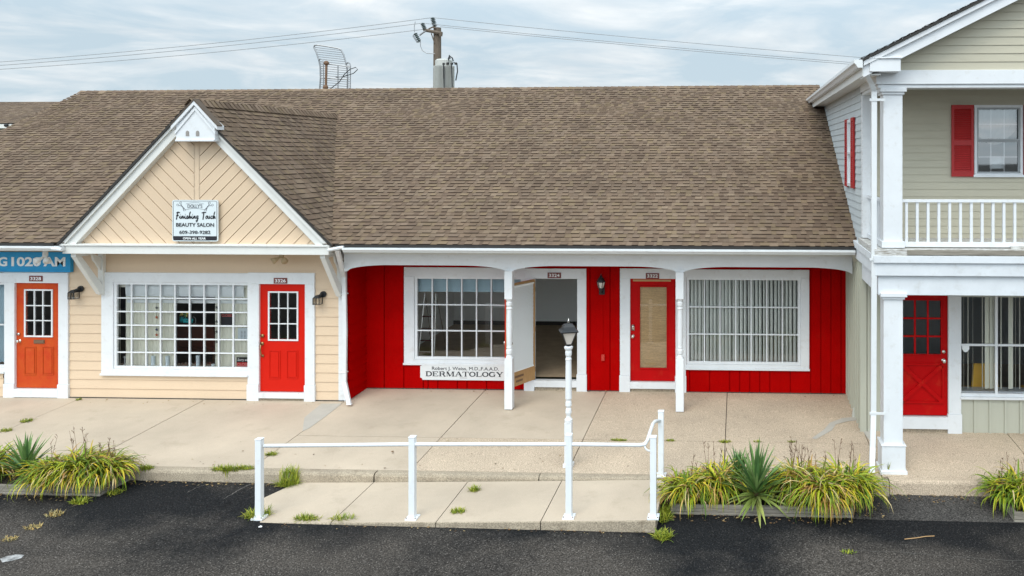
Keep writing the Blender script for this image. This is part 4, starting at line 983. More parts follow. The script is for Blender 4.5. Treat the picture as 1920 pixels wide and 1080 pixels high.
# upper entablature
mb = MB(); zu0, zu1, zu2 = zC2 + 0.001, V(1750, 158, CY).z, V(1750, 134, CY).z
mb.box(ex0 + 0.03, RB1, CY + 0.0, CY + 0.3, zu0, zu1); mb.box(ex0 - 0.0, RB1, CY - 0.03, CY + 0.302, zu1 + .001, zu2 + 0.02)
mb.box(ex0 + 0.032, ex0 + 0.28, CY + 0.301, FY - 0.02, zu0, zu1); mb.box(ex0 + 0.002, ex0 + 0.28, CY + 0.303, FY - 0.02, zu1 + .001, zu2 + 0.02)
mb.box(ex0 + 0.02, RB1, CY + 0.31, FY, zu2 - 0.1, zu2 - 0.07)
mb.build('upper_entablature', WHITE, rb, bevel=0.005)
# front gable (pediment) and roof
PY_ = CY + 0.02; RF = CY - 0.35
rkA = V(1617, 112, RF); rk_s = 0.5; xp = rkA.x + 5.0
ped = [(ex0 + 0.1, zu2 + 0.02), (RB1, zu2 + 0.02), (RB1, rkA.z + 0.5 * (xp - rkA.x) - 0.25 - 0.5 * (RB1 - xp)), (xp, rkA.z + 2.5 - 0.25), (ex0 + 0.1, rkA.z + 0.5 * (ex0 - rkA.x) - 0.2)]
mb = MB(); laps(mb, ped, math.pi / 2, 0.1275, 0.013, lambda a, b, o: (a, PY_ - o, b), phase=zu2 + 0.02); mb.build('pediment_wall', OLIVE, rb)
mb = MB()
def rake(d0, d1, y0, y1):
    p = [(rkA.x + 0.02, rkA.z + 0.01 - d0), (xp, rkA.z + 2.5 - d0), (xp, rkA.z + 2.5 - d1), (rkA.x + 0.02 + max(0, (d1 - d0) * 0.35), rkA.z + 0.01 - d0 - (d1 - d0) * 0.75)]
    mb.prism([p[0], p[1], p[2], (rkA.x + 0.02, rkA.z + 0.01 - d1)], y0, y1)
rake(0.03, 0.10, RF, PY_); rake(0.101, 0.27, RF + 0.05, PY_ - 0.02)
mb.build('rake_board', WHITE, rb)
# cornice return block at the foot of the rake
q = R(1631, 110, 1689, 134, RF + 0.02); mb = MB(); mb.box(q[0], q[1], RF + 0.02, PY_ + 0.01, q[2], q[3]); mb.box(q[0] - 0.02, q[1] + 0.02, RF - 0.005, PY_ + 0.01, q[3] + .001, q[3] + 0.025); mb.build('cornice_return', WHITE, rb, bevel=0.005)
mb = MB(); GY1 = 24
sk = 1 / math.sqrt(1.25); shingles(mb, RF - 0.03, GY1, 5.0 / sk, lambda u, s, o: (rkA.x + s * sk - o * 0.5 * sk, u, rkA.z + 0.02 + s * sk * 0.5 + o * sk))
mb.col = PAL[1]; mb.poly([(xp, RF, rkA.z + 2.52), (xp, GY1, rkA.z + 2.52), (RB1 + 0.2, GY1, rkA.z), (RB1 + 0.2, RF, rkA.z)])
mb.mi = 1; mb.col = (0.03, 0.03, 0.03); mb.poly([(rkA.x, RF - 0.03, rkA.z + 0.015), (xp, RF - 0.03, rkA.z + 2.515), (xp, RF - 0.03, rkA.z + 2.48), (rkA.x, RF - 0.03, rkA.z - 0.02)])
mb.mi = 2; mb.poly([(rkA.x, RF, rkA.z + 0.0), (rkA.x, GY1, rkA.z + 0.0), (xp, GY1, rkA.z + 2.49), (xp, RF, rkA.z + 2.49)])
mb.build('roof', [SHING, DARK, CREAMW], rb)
# side soffit, fascia and gutter
gx = V(1612, 120, RF).x
mb = MB(); mb.box(rkA.x + 0.03, SX, RF + 0.1, 20.6, rkA.z - 0.22, rkA.z - 0.20); mb.box(rkA.x + 0.005, rkA.x + 0.03, RF + 0.06, 20.6, rkA.z - 0.24, rkA.z - 0.01); mb.build('side_soffit', CREAMW, rb)
mb = MB(); gz = rkA.z + 0.0; prof = [(0.0, 0), (0, -0.12), (-0.075, -0.12), (-0.10, -0.075), (-0.13, -0.05), (-0.13, 0), (-0.115, 0), (-0.115, -0.04), (-0.07, -0.11), (-0.01, -0.11), (-0.01, 0)]
mb.grid([[(rkA.x + 0.004 + p[0], y, gz + p[1]) for p in prof] for y in (RF - 0.02, 20.7)], True)
for y in (RF - 0.02, 20.7): mb.poly([(rkA.x + 0.004 + p[0], y, gz + p[1]) for p in prof[:6]])
mb.build('gutter', ALU, rb)
# downspout
mb = MB(); Yd = CY - 0.02
rtube(mb, [V(1624, 122, RF + 0.1), V(1625, 142, RF + 0.1), V(1634, 158, RF + 0.25), V(1639, 172, Yd), V(1638.5, 400, Yd), V(1638.5, 560, Yd), V(1637.5, 775, Yd), V(1636, 838, Yd - 0.1), V(1634.5, 884, Yd - 0.25)], 0.042, 0.035)
mb.build('downspout', ALU, rb, bevel=0.008)
for py in (187, 486, 775):
    a = V(1636, py, Yd - 0.04); b = V(1660, py, Yd - 0.04); mb = MB(); mb.box(a.x - 0.045, b.x, Yd - 0.045, Yd - 0.036, a.z - 0.02, a.z + 0.02); mb.build('pipe_bracket', ALU, rb)

# ================================================================== SIGNS
def numplate(s, px, py, Y, where):
    x0, x1, z0, z1 = R(px - 12.5, py - 5.2, px + 12.5, py + 5.2, Y); yy_ = Y - 0.052
    t = thing('house_number_plate', where, 'number plate', ((x0 + x1) / 2, yy_, z0), 'brown number plates over the shop doors')
    mb = MB(); mb.box(x0, x1, yy_ - 0.008, yy_ - 0.001, z0, z1); mb.build('plate', PLATE, t)
    h = z1 - z0; w_ = x1 - x0; text('digits', s, LETW, x0 + w_ * .1, x1 - w_ * .1, z0 + h * .2, z1 - h * .2, yy_ - 0.009, t, 0.002, bold=0.02)
numplate('3328', 72, 521.5, WY, 'brown plate reading 3328 over the orange-red door')
numplate('3326', 529, 525.5, WY, 'brown plate reading 3326 over the salon door')
numplate('3324', 1040.5, 515.5, 16, 'brown plate reading 3324 over the open doorway')
numplate('3322', 1224, 516.5, 16, 'brown plate reading 3322 over the door with woven shade')

# blue radio sign
x0, x1, z0, z1 = R(-190, 472, 134, 509, WY - 0.08)
t = thing('blue_shop_sign', 'blue board sign with white letters ending in 1020 AM over the orange-red door', 'sign', ((x0 + x1) / 2, WY, z0))
mb = MB(); mb.box(x0, x1, WY - 0.09, WY - 0.03, z0, z1)
for r in ((x0, x1, z1 - 0.02, z1), (x0, x1, z0, z0 + 0.02), (x0, x0 + 0.02, z0 + .02, z1 - .02), (x1 - 0.02, x1, z0 + .02, z1 - .02)): mb.box(r[0], r[1], WY - 0.105, WY - 0.091, r[2], r[3])
mb.build('board', BLUE, t)
q = R(21, 482, 76, 499.5, WY - 0.1); text('lettering', '1020', LETW, q[0], q[1], q[2], q[3], WY - 0.091, t, bold=0.03)
q = R(81, 482, 122, 499.5, WY - 0.1); text('lettering', 'AM', LETW, q[0], q[1], q[2], q[3], WY - 0.091, t, bold=0.03)
q = R(-4, 482, 13, 499.5, WY - 0.1); text('lettering', 'G', LETW, q[0], q[1], q[2], q[3], WY - 0.091, t, bold=0.03)

# salon sign
SY = 14.52; x0, x1, z0, z1 = R(323, 375, 408.5, 452.5, SY)
t = thing('salon_sign', 'white sign reading Dollys Finishing Touch Beauty Salon on the peach gable', 'sign', ((x0 + x1) / 2, SY, z0))
W_, H_ = x1 - x0, z1 - z0
def rr(x0, x1, z0, z1, r): 
    p = []
    for cx_, cz_, a in ((x1 - r, z0 + r, -90), (x1 - r, z1 - r, 0), (x0 + r, z1 - r, 90), (x0 + r, z0 + r, 180)):
        for k in range(5): q = math.radians(a + k * 22.5); p.append((cx_ + r * math.cos(q), cz_ + r * math.sin(q)))
    return p
mb = MB(); mb.prism(rr(x0, x1, z0, z1, 0.035), SY, SY + 0.03); mb.build('board', SIGNW, t)
def sp(u, v): return (x0 + u * W_, z1 - v * H_)     # 0..1 sign coords
mb = MB(); p = rr(x0 + .02, x1 - .02, z0 + .02, z1 - .02, 0.03); mb.ribbon(p + [p[0]], 0.006, SY - 0.003); 
a, b = sp(0.025, 0.875), sp(0.975, 0.975); mb.prism([(a[0], a[1]), (b[0], a[1]), (b[0], b[1]), (a[0], b[1])], SY - 0.0035, SY - 0.001); mb.build('border', LETB, t)
def stext(s, u0, u1, v0, v1, m, **k):
    a, b = sp(u0, v1), sp(u1, v0); return text('lettering', s, m, a[0], b[0], a[1], b[1], SY - 0.004, t, **k)
stext("DOLLY'S", 0.34, 0.66, 0.10, 0.19, LETG)
stext('BEAUTY SALON', 0.09, 0.92, 0.555, 0.645, LETB, bold=0.012)
stext('609-398-9282', 0.16, 0.84, 0.74, 0.82, LETB, bold=0.005)
stext('OPEN ALL YEAR', 0.24, 0.74, 0.905, 0.955, LETW, bold=0.02)
# hand-drawn brush script
SC = {'F': ([[(.35, 1.0), (.3, .5), (.22, -.1)], [(.1, .9), (.4, 1.02), (.8, .95)], [(.1, .5), (.6, .52)]], .75),
      'T': ([[(.4, .98), (.38, .5), (.33, -.08)], [(0, .9), (.4, 1.02), (.85, .98)]], .8),
      'i': ([[(0, .15), (.15, .5), (.15, .1), (.3, .05), (.42, .2)], [(.17, .68), (.2, .73)]], .42),
      'n': ([[(0, .1), (.08, .5), (.1, .05), (.22, .45), (.35, .45), (.36, .05), (.55, .2)]], .55),
      's': ([[(0, .1), (.2, .55), (.32, .3), (.25, .03), (.05, .05)], [(.25, .03), (.45, .2)]], .45),
      'h': ([[(0, .15), (.25, .9), (.3, 1.1), (.18, .9), (.12, .02), (.25, .42), (.38, .42), (.38, .05), (.55, .2)]], .55),
      'g': ([[(.35, .5), (.1, .45), (.08, .1), (.3, .12), (.38, .5), (.36, -.2), (.2, -.45), (.05, -.3), (.5, .15)]], .52),
      'o': ([[(.25, .5), (.05, .3), (.15, .03), (.38, .15), (.35, .45), (.25, .5), (.55, .4)]], .5),
      'u': ([[(0, .45), (.05, .08), (.25, .05), (.38, .5), (.38, .1), (.55, .15)]], .55),
      'c': ([[(.38, .42), (.2, .5), (.05, .25), (.2, .03), (.45, .2)]], .44), ' ': ([], .55)}
mb = MB(); word = 'Finishing Touch'; tw = sum(SC[c][1] for c in word); cur = 0
a, b = sp(0.07, 0.46), sp(0.95, 0.29); sx_ = (b[0] - a[0]) / tw; sz_ = (b[1] - a[1])
for c in word:
    for st in SC[c][0]:
        pts = [(a[0] + (cur + p[0] + 0.12 * p[1]) * sx_, a[1] + p[1] * sz_ * (0.95)) for p in st]; m_ = []
        for i in range(len(pts) - 1):
            for k in range(3): f = k / 3; m_.append((pts[i][0] * (1 - f) + pts[i + 1][0] * f, pts[i][1] * (1 - f) + pts[i + 1][1] * f))
        m_.append(pts[-1]); mb.ribbon(m_, 0.014 if c not in 'FT' else 0.02, SY - 0.004)
    cur += SC[c][1]
mb.build('script_lettering', LETB, t)
# pairs of scissors
for sgn in (-1, 1):
    mb = MB(); ux = 0.5 + sgn * 0.29
    P = lambda du, dv: sp(ux + sgn * du, 0.15 + dv)
    mb.ribbon([P(-0.09, 0.10), P(0.0, 0.0), P(0.02, -0.05)], 0.012, SY - 0.004); mb.ribbon([P(-0.05, 0.12), P(-0.015, 0.0), P(0.06, -0.02)], 0.010, SY - 0.004)
    for cu, cv in ((0.025, -0.08), (0.09, -0.03)): mb.ribbon([P(cu + 0.022 * math.cos(k * .7854), cv + 0.026 * math.sin(k * .7854)) for k in range(9)], 0.005, SY - 0.004)
    mb.build('scissors_emblem', LETG, t)
for v0, sg in ((0.06, 1), (0.20, 1)):
    mb = MB(); mb.ribbon([sp(0.3 + 0.4 * k / 10, v0 + 0.035 * (1 - math.sin(math.pi * k / 10))) for k in range(11)], 0.004, SY - 0.004); mb.build('arc_line', LETG, t)
# dermatology sign
DY = 15.93; x0, x1, z0, z1 = R(788, 683, 962, 713, DY)
t = thing('doctor_sign', 'long white sign reading Dermatology under the window of the red shop', 'sign', ((x0 + x1) / 2, DY, z0))
mb = MB(); c = 0.045
def notch(cx_, cz_, a0_): return [(cx_ + c * math.cos(math.radians(a0_ - k * 22.5)), cz_ + c * math.sin(math.radians(a0_ - k * 22.5))) for k in range(5)]
pts = notch(x0, z0, 90) + notch(x1, z0, 180) + notch(x1, z1, 270) + notch(x0, z1, 0)
mb.prism(pts, DY, DY + 0.03); mb.build('board', mat('white_enamel', (0.72, 0.73, 0.73), 0.4, 0.05, 3, dirt=((0.4, 0.36, 0.3), 0.2, 6)), t)
q = R(810, 688, 935.5, 696, DY); text('lettering', 'Robert J. Weiss, M.D.,F.A.A.D.', LETB, q[0], q[1], q[2], q[3], DY - 0.001, t, bold=0.0)
# slab-serif capitals
k_, th_ = 0.2, 0.09
def stem(x, z0=0, z1=1, w=.19, ser=True, st=True, sb=True):
    r = [(x - w / 2, x + w / 2, z0, z1)]
    if ser and sb: r.append((x - w, x + w, z0, z0 + .09))
    if ser and st: r.append((x - w, x + w, z1 - .09, z1))
    return r
def arc(cx_, cz_, rx, rz_, a0_, a1_, n=10): return [(cx_ + rx * math.cos(math.radians(a0_ + (a1_ - a0_) * i / n)), cz_ + rz_ * math.sin(math.radians(a0_ + (a1_ - a0_) * i / n))) for i in range(n + 1)]
LT = {'D': (stem(.2), [([(.2, .955)] + arc(.5, .5, .4, .45, 90, -90) + [(.2, .045)], [.1, .1] + [.11, .14, .18, .2, .2, .2, .18, .14, .11] + [.1, .1])], 1.05),
      'E': (stem(.2) + [(.2, .85, .91, 1), (.2, .9, 0, .09), (.2, .62, .46, .54), (.79, .86, .72, 1), (.83, .9, 0, .3), (.58, .64, .36, .64)], [], 1.02),
      'R': (stem(.2) + [(.2, .55, .91, 1), (.2, .6, .46, .54), (.82, 1.05, 0, .09)], [(arc(.55, .73, .26, .225, 90, -90), .15), ([(.55, .5), (.72, .35), (.8, .05), (.95, .04)], .17)], 1.1),
      'M': (stem(.15, w=.08) + stem(1.08), [([(.2, .98), (.6, .04)], .2), ([(.6, .04), (1.02, .98)], .07)], 1.35),
      'A': ([(0, .32, 0, .09), (.72, 1.15, 0, .09), (.3, .8, .3, .38)], [([(.14, .05), (.52, 1)], .07), ([(.55, 1), (.95, .05)], .2)], 1.15),
      'T': (stem(.5, st=False) + [(.02, .98, .91, 1), (.02, .09, .7, 1), (.91, .98, .7, 1)], [], 1.02),
      'O': ([], [(arc(.52, .5, .4, .45, 0, 360, 20), [.2, .2, .17, .13, .1, .09, .1, .13, .17, .2] * 2 + [.2])], 1.06),
      'L': (stem(.2) + [(.2, .85, 0, .09), (.79, .86, 0, .34)], [], .92),
      'G': ([(.7, 1.02, .4, .49), (.78, .94, .05, .45), (.8, .87, .7, 1)], [(arc(.5, .5, .4, .45, 40, 320, 14), [.09, .09, .1, .13, .17, .2, .2, .2, .2, .17, .13, .1, .09, .09, .09])], 1.12),
      'Y': (stem(.55, 0, .5, st=False) + [(0, .36, .91, 1), (.75, 1.08, .91, 1)], [([(.18, .95), (.55, .42)], .19), ([(.9, .95), (.58, .42)], .08)], 1.08)}
mb = MB(); word = 'DERMATOLOGY'; tw = sum(LT[c][2] for c in word); cur = 0; q = R(798, 697, 943.5, 706, DY)
sx_ = (q[1] - q[0]) / tw; hz = q[3] - q[2]; yl = DY - 0.003
for c in word:
    bars, strokes, adv = LT[c]
    for j, (a, b, e, f) in enumerate(bars): mb.box(q[0] + (cur + a) * sx_, q[0] + (cur + b) * sx_, yl - 0.0004 * j, DY - 0.001, q[2] + e * hz, q[2] + f * hz)
    for pts, wd in strokes:
        ww = [x * sx_ for x in wd] if isinstance(wd, list) else wd * sx_
        mb.ribbon([(q[0] + (cur + p[0]) * sx_, q[2] + p[1] * hz) for p in pts], ww[:len(pts)] if isinstance(ww, list) else ww, yl - 0.002, 0.003)
    cur += adv
mb.build('bold_lettering', LETB, t)
mb = MB(); a = R(862, 708, 876, 709.3, DY); mb.box(a[0], a[1], DY - 0.002, DY - 0.0005, a[2], a[3]); mb.build('maker_mark', mat('faint_grey', (0.4, 0.4, 0.4), 0.6), t)

# ================================================================== LAMPS ON WALLS
def box_lantern(px, py, Y, label):
    a = V(px, py, Y); t = thing('wall_lantern', label, 'wall lamp', (a.x, Y, a.z), 'small black box lanterns on the peach wall')
    mb = MB(); mb.tube([(a.x + 0.03, Y - 0.02, a.z + 0.02), (a.x + 0.03, Y - 0.05, a.z + 0.02)], 0.06, 14)
    mb.tube([(a.x + 0.03, Y - 0.04, a.z + 0.03), (a.x + 0.01, Y - 0.10, a.z + 0.02), (a.x - 0.02, Y - 0.13, a.z - 0.0)], 0.02, 8)
    zt_ = a.z - 0.025; c = (a.x - 0.03, Y - 0.13); h = 0.062
    mb.lathe([(0.0, zt_ + 0.05), (0.03, zt_ + 0.04), (h, zt_), (h, zt_ - 0.008)], c[0], c[1], 4, math.pi / 4, True)
    for sx1 in (-1, 0, 1):
        for sy1 in (-1, 1):
            if sx1 == 0 and sy1 == 1: continue
            mb.box(c[0] + sx1 * h - 0.005, c[0] + sx1 * h + 0.005, c[1] + sy1 * h - 0.005, c[1] + sy1 * h + 0.005, zt_ - 0.13, zt_ - 0.005)
    for s1 in (-1, 1):
        mb.box(c[0] - h, c[0] + h, c[1] + s1 * h - 0.0045, c[1] + s1 * h + 0.0045, zt_ - 0.135, zt_ - 0.126); mb.box(c[0] + s1 * h - 0.0045, c[0] + s1 * h + 0.0045, c[1] - h, c[1] + h, zt_ - 0.1345, zt_ - 0.1265)
    mb.build('frame', BLACK, t)
    mb = MB(); mb.box(c[0] - h + .006, c[0] + h - .006, c[1] - h + .006, c[1] + h - .006, zt_ - 0.125, zt_ - 0.01); mb.build('glass', glass_l, t)
glass_l = glass('lantern_glass', 0.03, (0.95, 0.95, 0.93))
box_lantern(151, 543, WY, 'black box lantern between the orange-red door and the salon window')
box_lantern(605, 553, WY, 'black box lantern at the right end of the peach wall beside the salon door')
# black coach lantern
a = V(1129, 535, 15.98); t = thing('coach_lantern', 'black coach lantern on the red wall between doors 3324 and 3322', 'wall lamp', (a.x, 15.98, a.z))
cx_, cy_ = a.x, 15.84; mb = MB(); ztop, zs, zb2, ze = V(1129, 519, 15.84).z, V(1129, 529, 15.84).z, V(1129, 540, 15.84).z, V(1129, 553, 15.9).z
mb.lathe([(0.004, ztop + 0.06), (0.012, ztop + 0.03), (0.03, ztop), (0.065, ztop - 0.05), (0.088, zs + 0.01), (0.088, zs)], cx_, cy_, 6); mb.lathe([(0.05, zb2), (0.04, zb2 - 0.05), (0.02, zb2 - 0.07)], cx_, cy_, 6)
for k in range(6): q = k * math.pi / 3; mb.tube([(cx_ + 0.082 * math.cos(q), cy_ + 0.082 * math.sin(q), zs), (cx_ + 0.05 * math.cos(q), cy_ + 0.05 * math.sin(q), zb2)], 0.006, 4)
mb.box(cx_ - 0.055, cx_ + 0.055, 15.93, 15.98, ze, zb2 + 0.0); mb.tube([(cx_ + .01, 15.93, ze + 0.05), (cx_, 15.86, ze + 0.03), (cx_, cy_, zb2 - 0.06)], 0.018, 8)
mb.build('frame', BLACK, t); mb = MB(); mb.lathe([(0.074, zs - 0.002), (0.045, zb2 + 0.002)], cx_, cy_, 6); mb.build('glass', FROST, t)
# conduit box on the red wall
a = V(1131, 670, 15.97); mb = MB(); mb.box(a.x - 0.03, a.x + 0.03, 15.93, 15.983, a.z - 0.06, a.z + 0.06); mb.box(a.x - 0.015, a.x + 0.015, 15.925, 15.9299, a.z - 0.03, a.z + 0.03)
tag(mb.build('outlet_box', mat('faded_red_box', (0.5, 0.035, 0.02), 0.5), loc=(a.x, 15.97, a.z), bevel=0.004), 'small red outlet box low on the red wall below the coach lantern', 'electrical box')
mb = MB(); mb.tube([(a.x, 15.972, 2.6), (a.x, 15.972, a.z + 0.06)], 0.010, 6); tag(mb.build('conduit', RED, loc=(a.x, 15.97, a.z)), 'thin red conduit running down the red wall to the outlet box', 'conduit')
# twin floodlights
def flood(px, py, Y, zmount, m, label):
    a = V(px, py, Y); t = thing('floodlight', label, 'floodlight', (a.x, Y, a.z + 0.06), 'twin floodlights under the eaves')
    mb = MB(); mb.tube([(a.x, Y, zmount), (a.x, Y, a.z + 0.03)], 0.045, 12); mb.build('mount', m, t, smooth=False)
    for s1 in (-1, 1):
        mb = MB(); mb.tube([(a.x, Y, a.z + 0.04), (a.x + s1 * 0.05, Y - 0.03, a.z), (a.x + s1 * 0.08, Y - 0.06, a.z - 0.02), (a.x + s1 * 0.12, Y - 0.10, a.z - 0.05)], [0.02, 0.025, 0.05, 0.062], 12); mb.build('lamp_head', m, t, smooth=True)
flood(85, 484, 14.75, 2.965, CREAMW, 'white twin floodlight in front of the blue sign')
flood(528, 484, 14.9, 2.93, mat('tan_lamp_paint', (0.45, 0.34, 0.2), 0.6), 'tan twin floodlight under the beam over the salon door')

# ================================================================== LAMP POST
LP = G(1066, 885); LP = Vector((V(1066, 700, 12.5).x, 12.5, zwalk(12.5)))
t = thing('lamp_post', 'white turned lamp post with black lantern in front of the open doorway', 'lamp post', LP)
x, y = LP.x, LP.y
def zz(py): return V(1066, py, 12.5).z
mb = MB(); h = 0.055
mb.box(x - h, x + h, y - h, y + h, LP.z, zz(792)); mb.box(x - h - 0.02, x + h + 0.02, y - h - 0.02, y + h + 0.02, LP.z, LP.z + 0.05)
mb.lathe([(h + .006, zz(792)), (h + 0.008, zz(786)), (0.04, zz(783)), (0.034, zz(779)), (0.05, zz(773)), (0.045, zz(767)), (0.032, zz(764)), (0.05, zz(760)), (0.048, zz(754)), (0.038, zz(750)), (0.052, zz(747)),
          (0.052, zz(740)), (0.048, zz(700)), (0.044, zz(676)), (0.05, zz(673)), (0.036, zz(669)), (0.05, zz(665)), (0.052, zz(660)), (0.046, zz(657)), (0.066, zz(653)), (0.07, zz(650)), (0.05, zz(648.5))], x, y, 20)
mb.build('post', WHITE, t, smooth=False)
lan = MB(); zt_, zb3 = zz(621), zz(645); ro = 0.35
lan.lathe([(0.032, zz(650)), (0.04, zz(648)), (0.045, zb3)], x, y, 12)
lan.lathe([(0.135, zt_ - 0.005), (0.14, zt_ + 0.012), (0.10, zt_ + 0.035), (0.088, zt_ + 0.08), (0.07, zt_ + 0.105), (0.03, zt_ + 0.12), (0.012, zt_ + 0.13)], x, y, 4, math.pi / 4 + ro, True)
for k in range(4):
    q = math.pi / 4 + ro + k * math.pi / 2; c, s = math.cos(q), math.sin(q)
    lan.tube([(x + 0.155 * c, y + 0.155 * s, zt_), (x + 0.06 * c, y + 0.06 * s, zb3)], 0.008, 5)
lo = lan.build('lantern', BLACK, t)
mb = MB(); mb.lathe([(0.102, zt_ - 0.006), (0.036, zb3 + 0.004)], x, y, 4, math.pi / 4 + ro, True); mb.build('glass', FROST, lo)
mb = MB(); mb.lathe([(0.02, zt_ + 0.13), (0.012, zt_ + 0.15), (0.018, zt_ + 0.165), (0.008, zt_ + 0.18), (0.002, zt_ + 0.205)], x, y, 10); mb.build('finial', CHROME, lo, smooth=True)

# ================================================================== HANDRAIL
hr = thing('handrail', 'white metal handrail on square posts along the ramp', 'railing', (-4, 10.95, -0.2))
HRM = mat('glossy_white_rail', (0.77, 0.80, 0.82), 0.35, 0.05, 4, dirt=((0.5, 0.4, 0.28), 0.35, 9))
P5 = [(486.5, 965, 824), (773.5, 962, 820), (1067, 962, 816), (1225, 968, 820), (1239.5, 905, 772)]
tops = []
for i, (px, pyb, pyt) in enumerate(P5):
    y = 12.22 if i == 4 else (10.93 if i != 3 else 10.9); x = V(px, 890, y).x
    z0 = (zwalk(y) if i == 4 else zr(x, y)) if i else zlot(x) + 0.01; z1 = V(px, pyt, y).z; h = 0.042
    mb = MB(); mb.box(x - h, x + h, y - h, y + h, z0, z1); mb.box(x - h - .004, x + h + .004, y - h - .004, y + h + .004, z1 + .0005, z1 + 0.018)
    mb.box(x - 0.08, x + 0.08, y - 0.08, y + 0.08, z0 - 0.005, z0 + 0.025)
    ho = mb.build('post', HRM, hr, bevel=0.005); tops.append((x, y, z1))
    for bx_ in (-1, 1): mb = MB(); mb.tube([(x + bx_ * .063, y - .063, z0 + .02), (x + bx_ * .063, y - .063, z0 + .034)], 0.009, 6); mb.build('anchor_bolt', RUST, ho)
mb = MB(); yr = 10.93
pts = [V(495, 836, yr), V(773, 833, yr), V(1067, 833, yr), V(1200, 834.5, yr), V(1209, 833, yr), V(1214, 826, 10.98), V(1219, 810, 11.3), V(1224, 795, 11.75), V(1228, 790, 12.0), V(1238, 789, 12.2)]
mb.tube(pts, 0.026, 10); mb.tube([V(1208, 834, yr), V(1211, 842, yr), V(1216, 845, yr), V(1224, 845, yr)], 0.014, 8)
mb.build('rail', HRM, hr, smooth=True)

# ================================================================== PLANTERS AND PLANTS
def planter(name, x0, x1, y0, y1, label, hgt=0.15, skipr=False):
    t = thing(name, label, 'planter', ((x0 + x1) / 2, y0, zlot(x0)), 'timber planting beds against the kerb')
    zb = zlot(x1) - 0.02
    mb = MB()
    for i in range(3): z = zb + 0.02 + i * (hgt / 3); mb.box(x0, x1, y0 + 0.003 * (i % 2), y0 + 0.045, z, z + hgt / 3 - 0.005)
    mb.build('front_board', TIMBER, t, bevel=0.004)
    for x in (x0, x1 - 0.045):
        mb = MB()
        for i in range(3): z = zb + 0.02 + i * (hgt / 3); mb.box(x, x + 0.045, y0 + 0.0455, y1, z + 0.001, z + hgt / 3 - 0.006)
        mb.build('side_board', TIMBER, t, bevel=0.004)
    mb = MB(); n = 14; mb.grid([[(x0 + 0.02 + (x1 - x0 - .04) * i / n, y0 + 0.02 + (y1 - y0 - 0.02) * j / 4, zb + hgt - 0.02 + uni(-0.02, 0.03)) for i in range(n + 1)] for j in range(5)]); mb.build('soil', SOIL, t)
    return zb + hgt - 0.02
pA = A(187, 931); pB0 = A(1257, 966); pB1 = A(1640, 972); pC = A(1907, 982)
zpl = planter('planter_bed', -15.5, pA.x, pA.y, 12.1, 'weathered timber planting bed before the peach wall at the far left')
zpm = planter('planter_bed', pB0.x, 1.62, 11.38, 12.1, 'weathered timber planting bed between the ramp and the white column')
zpr = planter('planter_bed', pC.x - 0.02, 6.6, 11.38, 12.12, 'weathered timber planting bed at the right edge of the picture')

GREENS = [(0.12, 0.20, 0.012), (0.18, 0.26, 0.014), (0.30, 0.33, 0.016), (0.44, 0.39, 0.02), (0.07, 0.13, 0.010), (0.52, 0.38, 0.025), (0.22, 0.28, 0.02)]
DRYC = [(0.35, 0.20, 0.05), (0.45, 0.30, 0.10), (0.22, 0.11, 0.04), (0.5, 0.4, 0.2)]
def blade(mb, base, az, ln, wd, el, droop, cols, seg=7, fold=0.25):
    p = Vector(base); d_az = Vector((math.cos(az), math.sin(az), 0)); side = Vector((-math.sin(az), math.cos(az), 0)); e = el; rows = []
    c = random.choice(cols); q = uni(0.75, 1.2)
    tw = uni(-0.25, 0.25)
    for i in range(seg + 1):
        t = i / seg; wv_ = wd * (0.55 + 1.2 * t * (1 - t) * 1.6) * (1 - t ** 3) + 0.0012
        sd_ = (side + Vector((0, 0, tw * t))).normalized()
        up = Vector((0, 0, 1)) * wv_ * fold
        rows.append([p - sd_ * wv_ / 2 + up * 0.5, p - up * 0.5, p + sd_ * wv_ / 2 + up * 0.5])
        st = ln / seg; p = p + (d_az * math.cos(e) + Vector((0, 0, math.sin(e)))) * st; e -= droop * (0.35 + 1.3 * t) / seg
        p.z = max(p.z, zlot(p.x) + 0.01 if p.y < 12.1 else zwalk(p.y) + 0.01)
    mb.col = tuple(x * q for x in c); mb.grid(rows)
def daylily(cx, cy, cz, R_, H_, n, label, seed, stalks=5, dry=0.12, yellow=0.5):
    random.seed(seed)
    t = thing('daylily_clump', label, 'plant', (cx, cy, cz), 'daylily clumps in the timber beds')
    mb = MB(); cols = GREENS[:3] + [GREENS[4], GREENS[6]] + (GREENS[2:4] + [GREENS[5]] if yellow > 0.3 else [])
    for i in range(int(n * 2.7)):
        az = uni(0, 2 * math.pi); r0 = R_ * 0.34 * math.sqrt(rnd()); a2 = uni(0, 6.28)
        b = (cx + r0 * math.cos(a2) * 1.2, cy + r0 * math.sin(a2) * 0.75, cz)
        el = math.radians(uni(45, 86)); ln = uni(0.6, 1.08) * H_ * 1.5
        cc_ = cols if rnd() > dry else DRYC
        blade(mb, b, az, ln, uni(0.018, 0.034), el, uni(2.3, 4.2), cc_)
    mb.build('leaves', LEAF, t)
    mb = MB()
    for i in range(stalks):
        b = Vector((cx + uni(-R_, R_) * .35, cy + uni(-.1, .1), cz)); l_ = H_ * uni(1.15, 1.6); dx_ = uni(-0.12, 0.12)
        mid = b + Vector((dx_ * .4, 0, l_ * .6)); tip = b + Vector((dx_, uni(-.04, .04), l_))
        mb.tube([b, mid, tip], [0.004, 0.003, 0.002], 4)
        for k in range(4): q = mid.lerp(tip, uni(0.2, 1)); mb.tube([q, q + Vector((uni(-.03, .03), uni(-.02, .02), uni(.02, .06)))], [0.002, 0.004], 4)
    if stalks: mb.build('seed_stalks', mat('dry_brown_stalk', (0.13, 0.075, 0.04), 0.9), t)
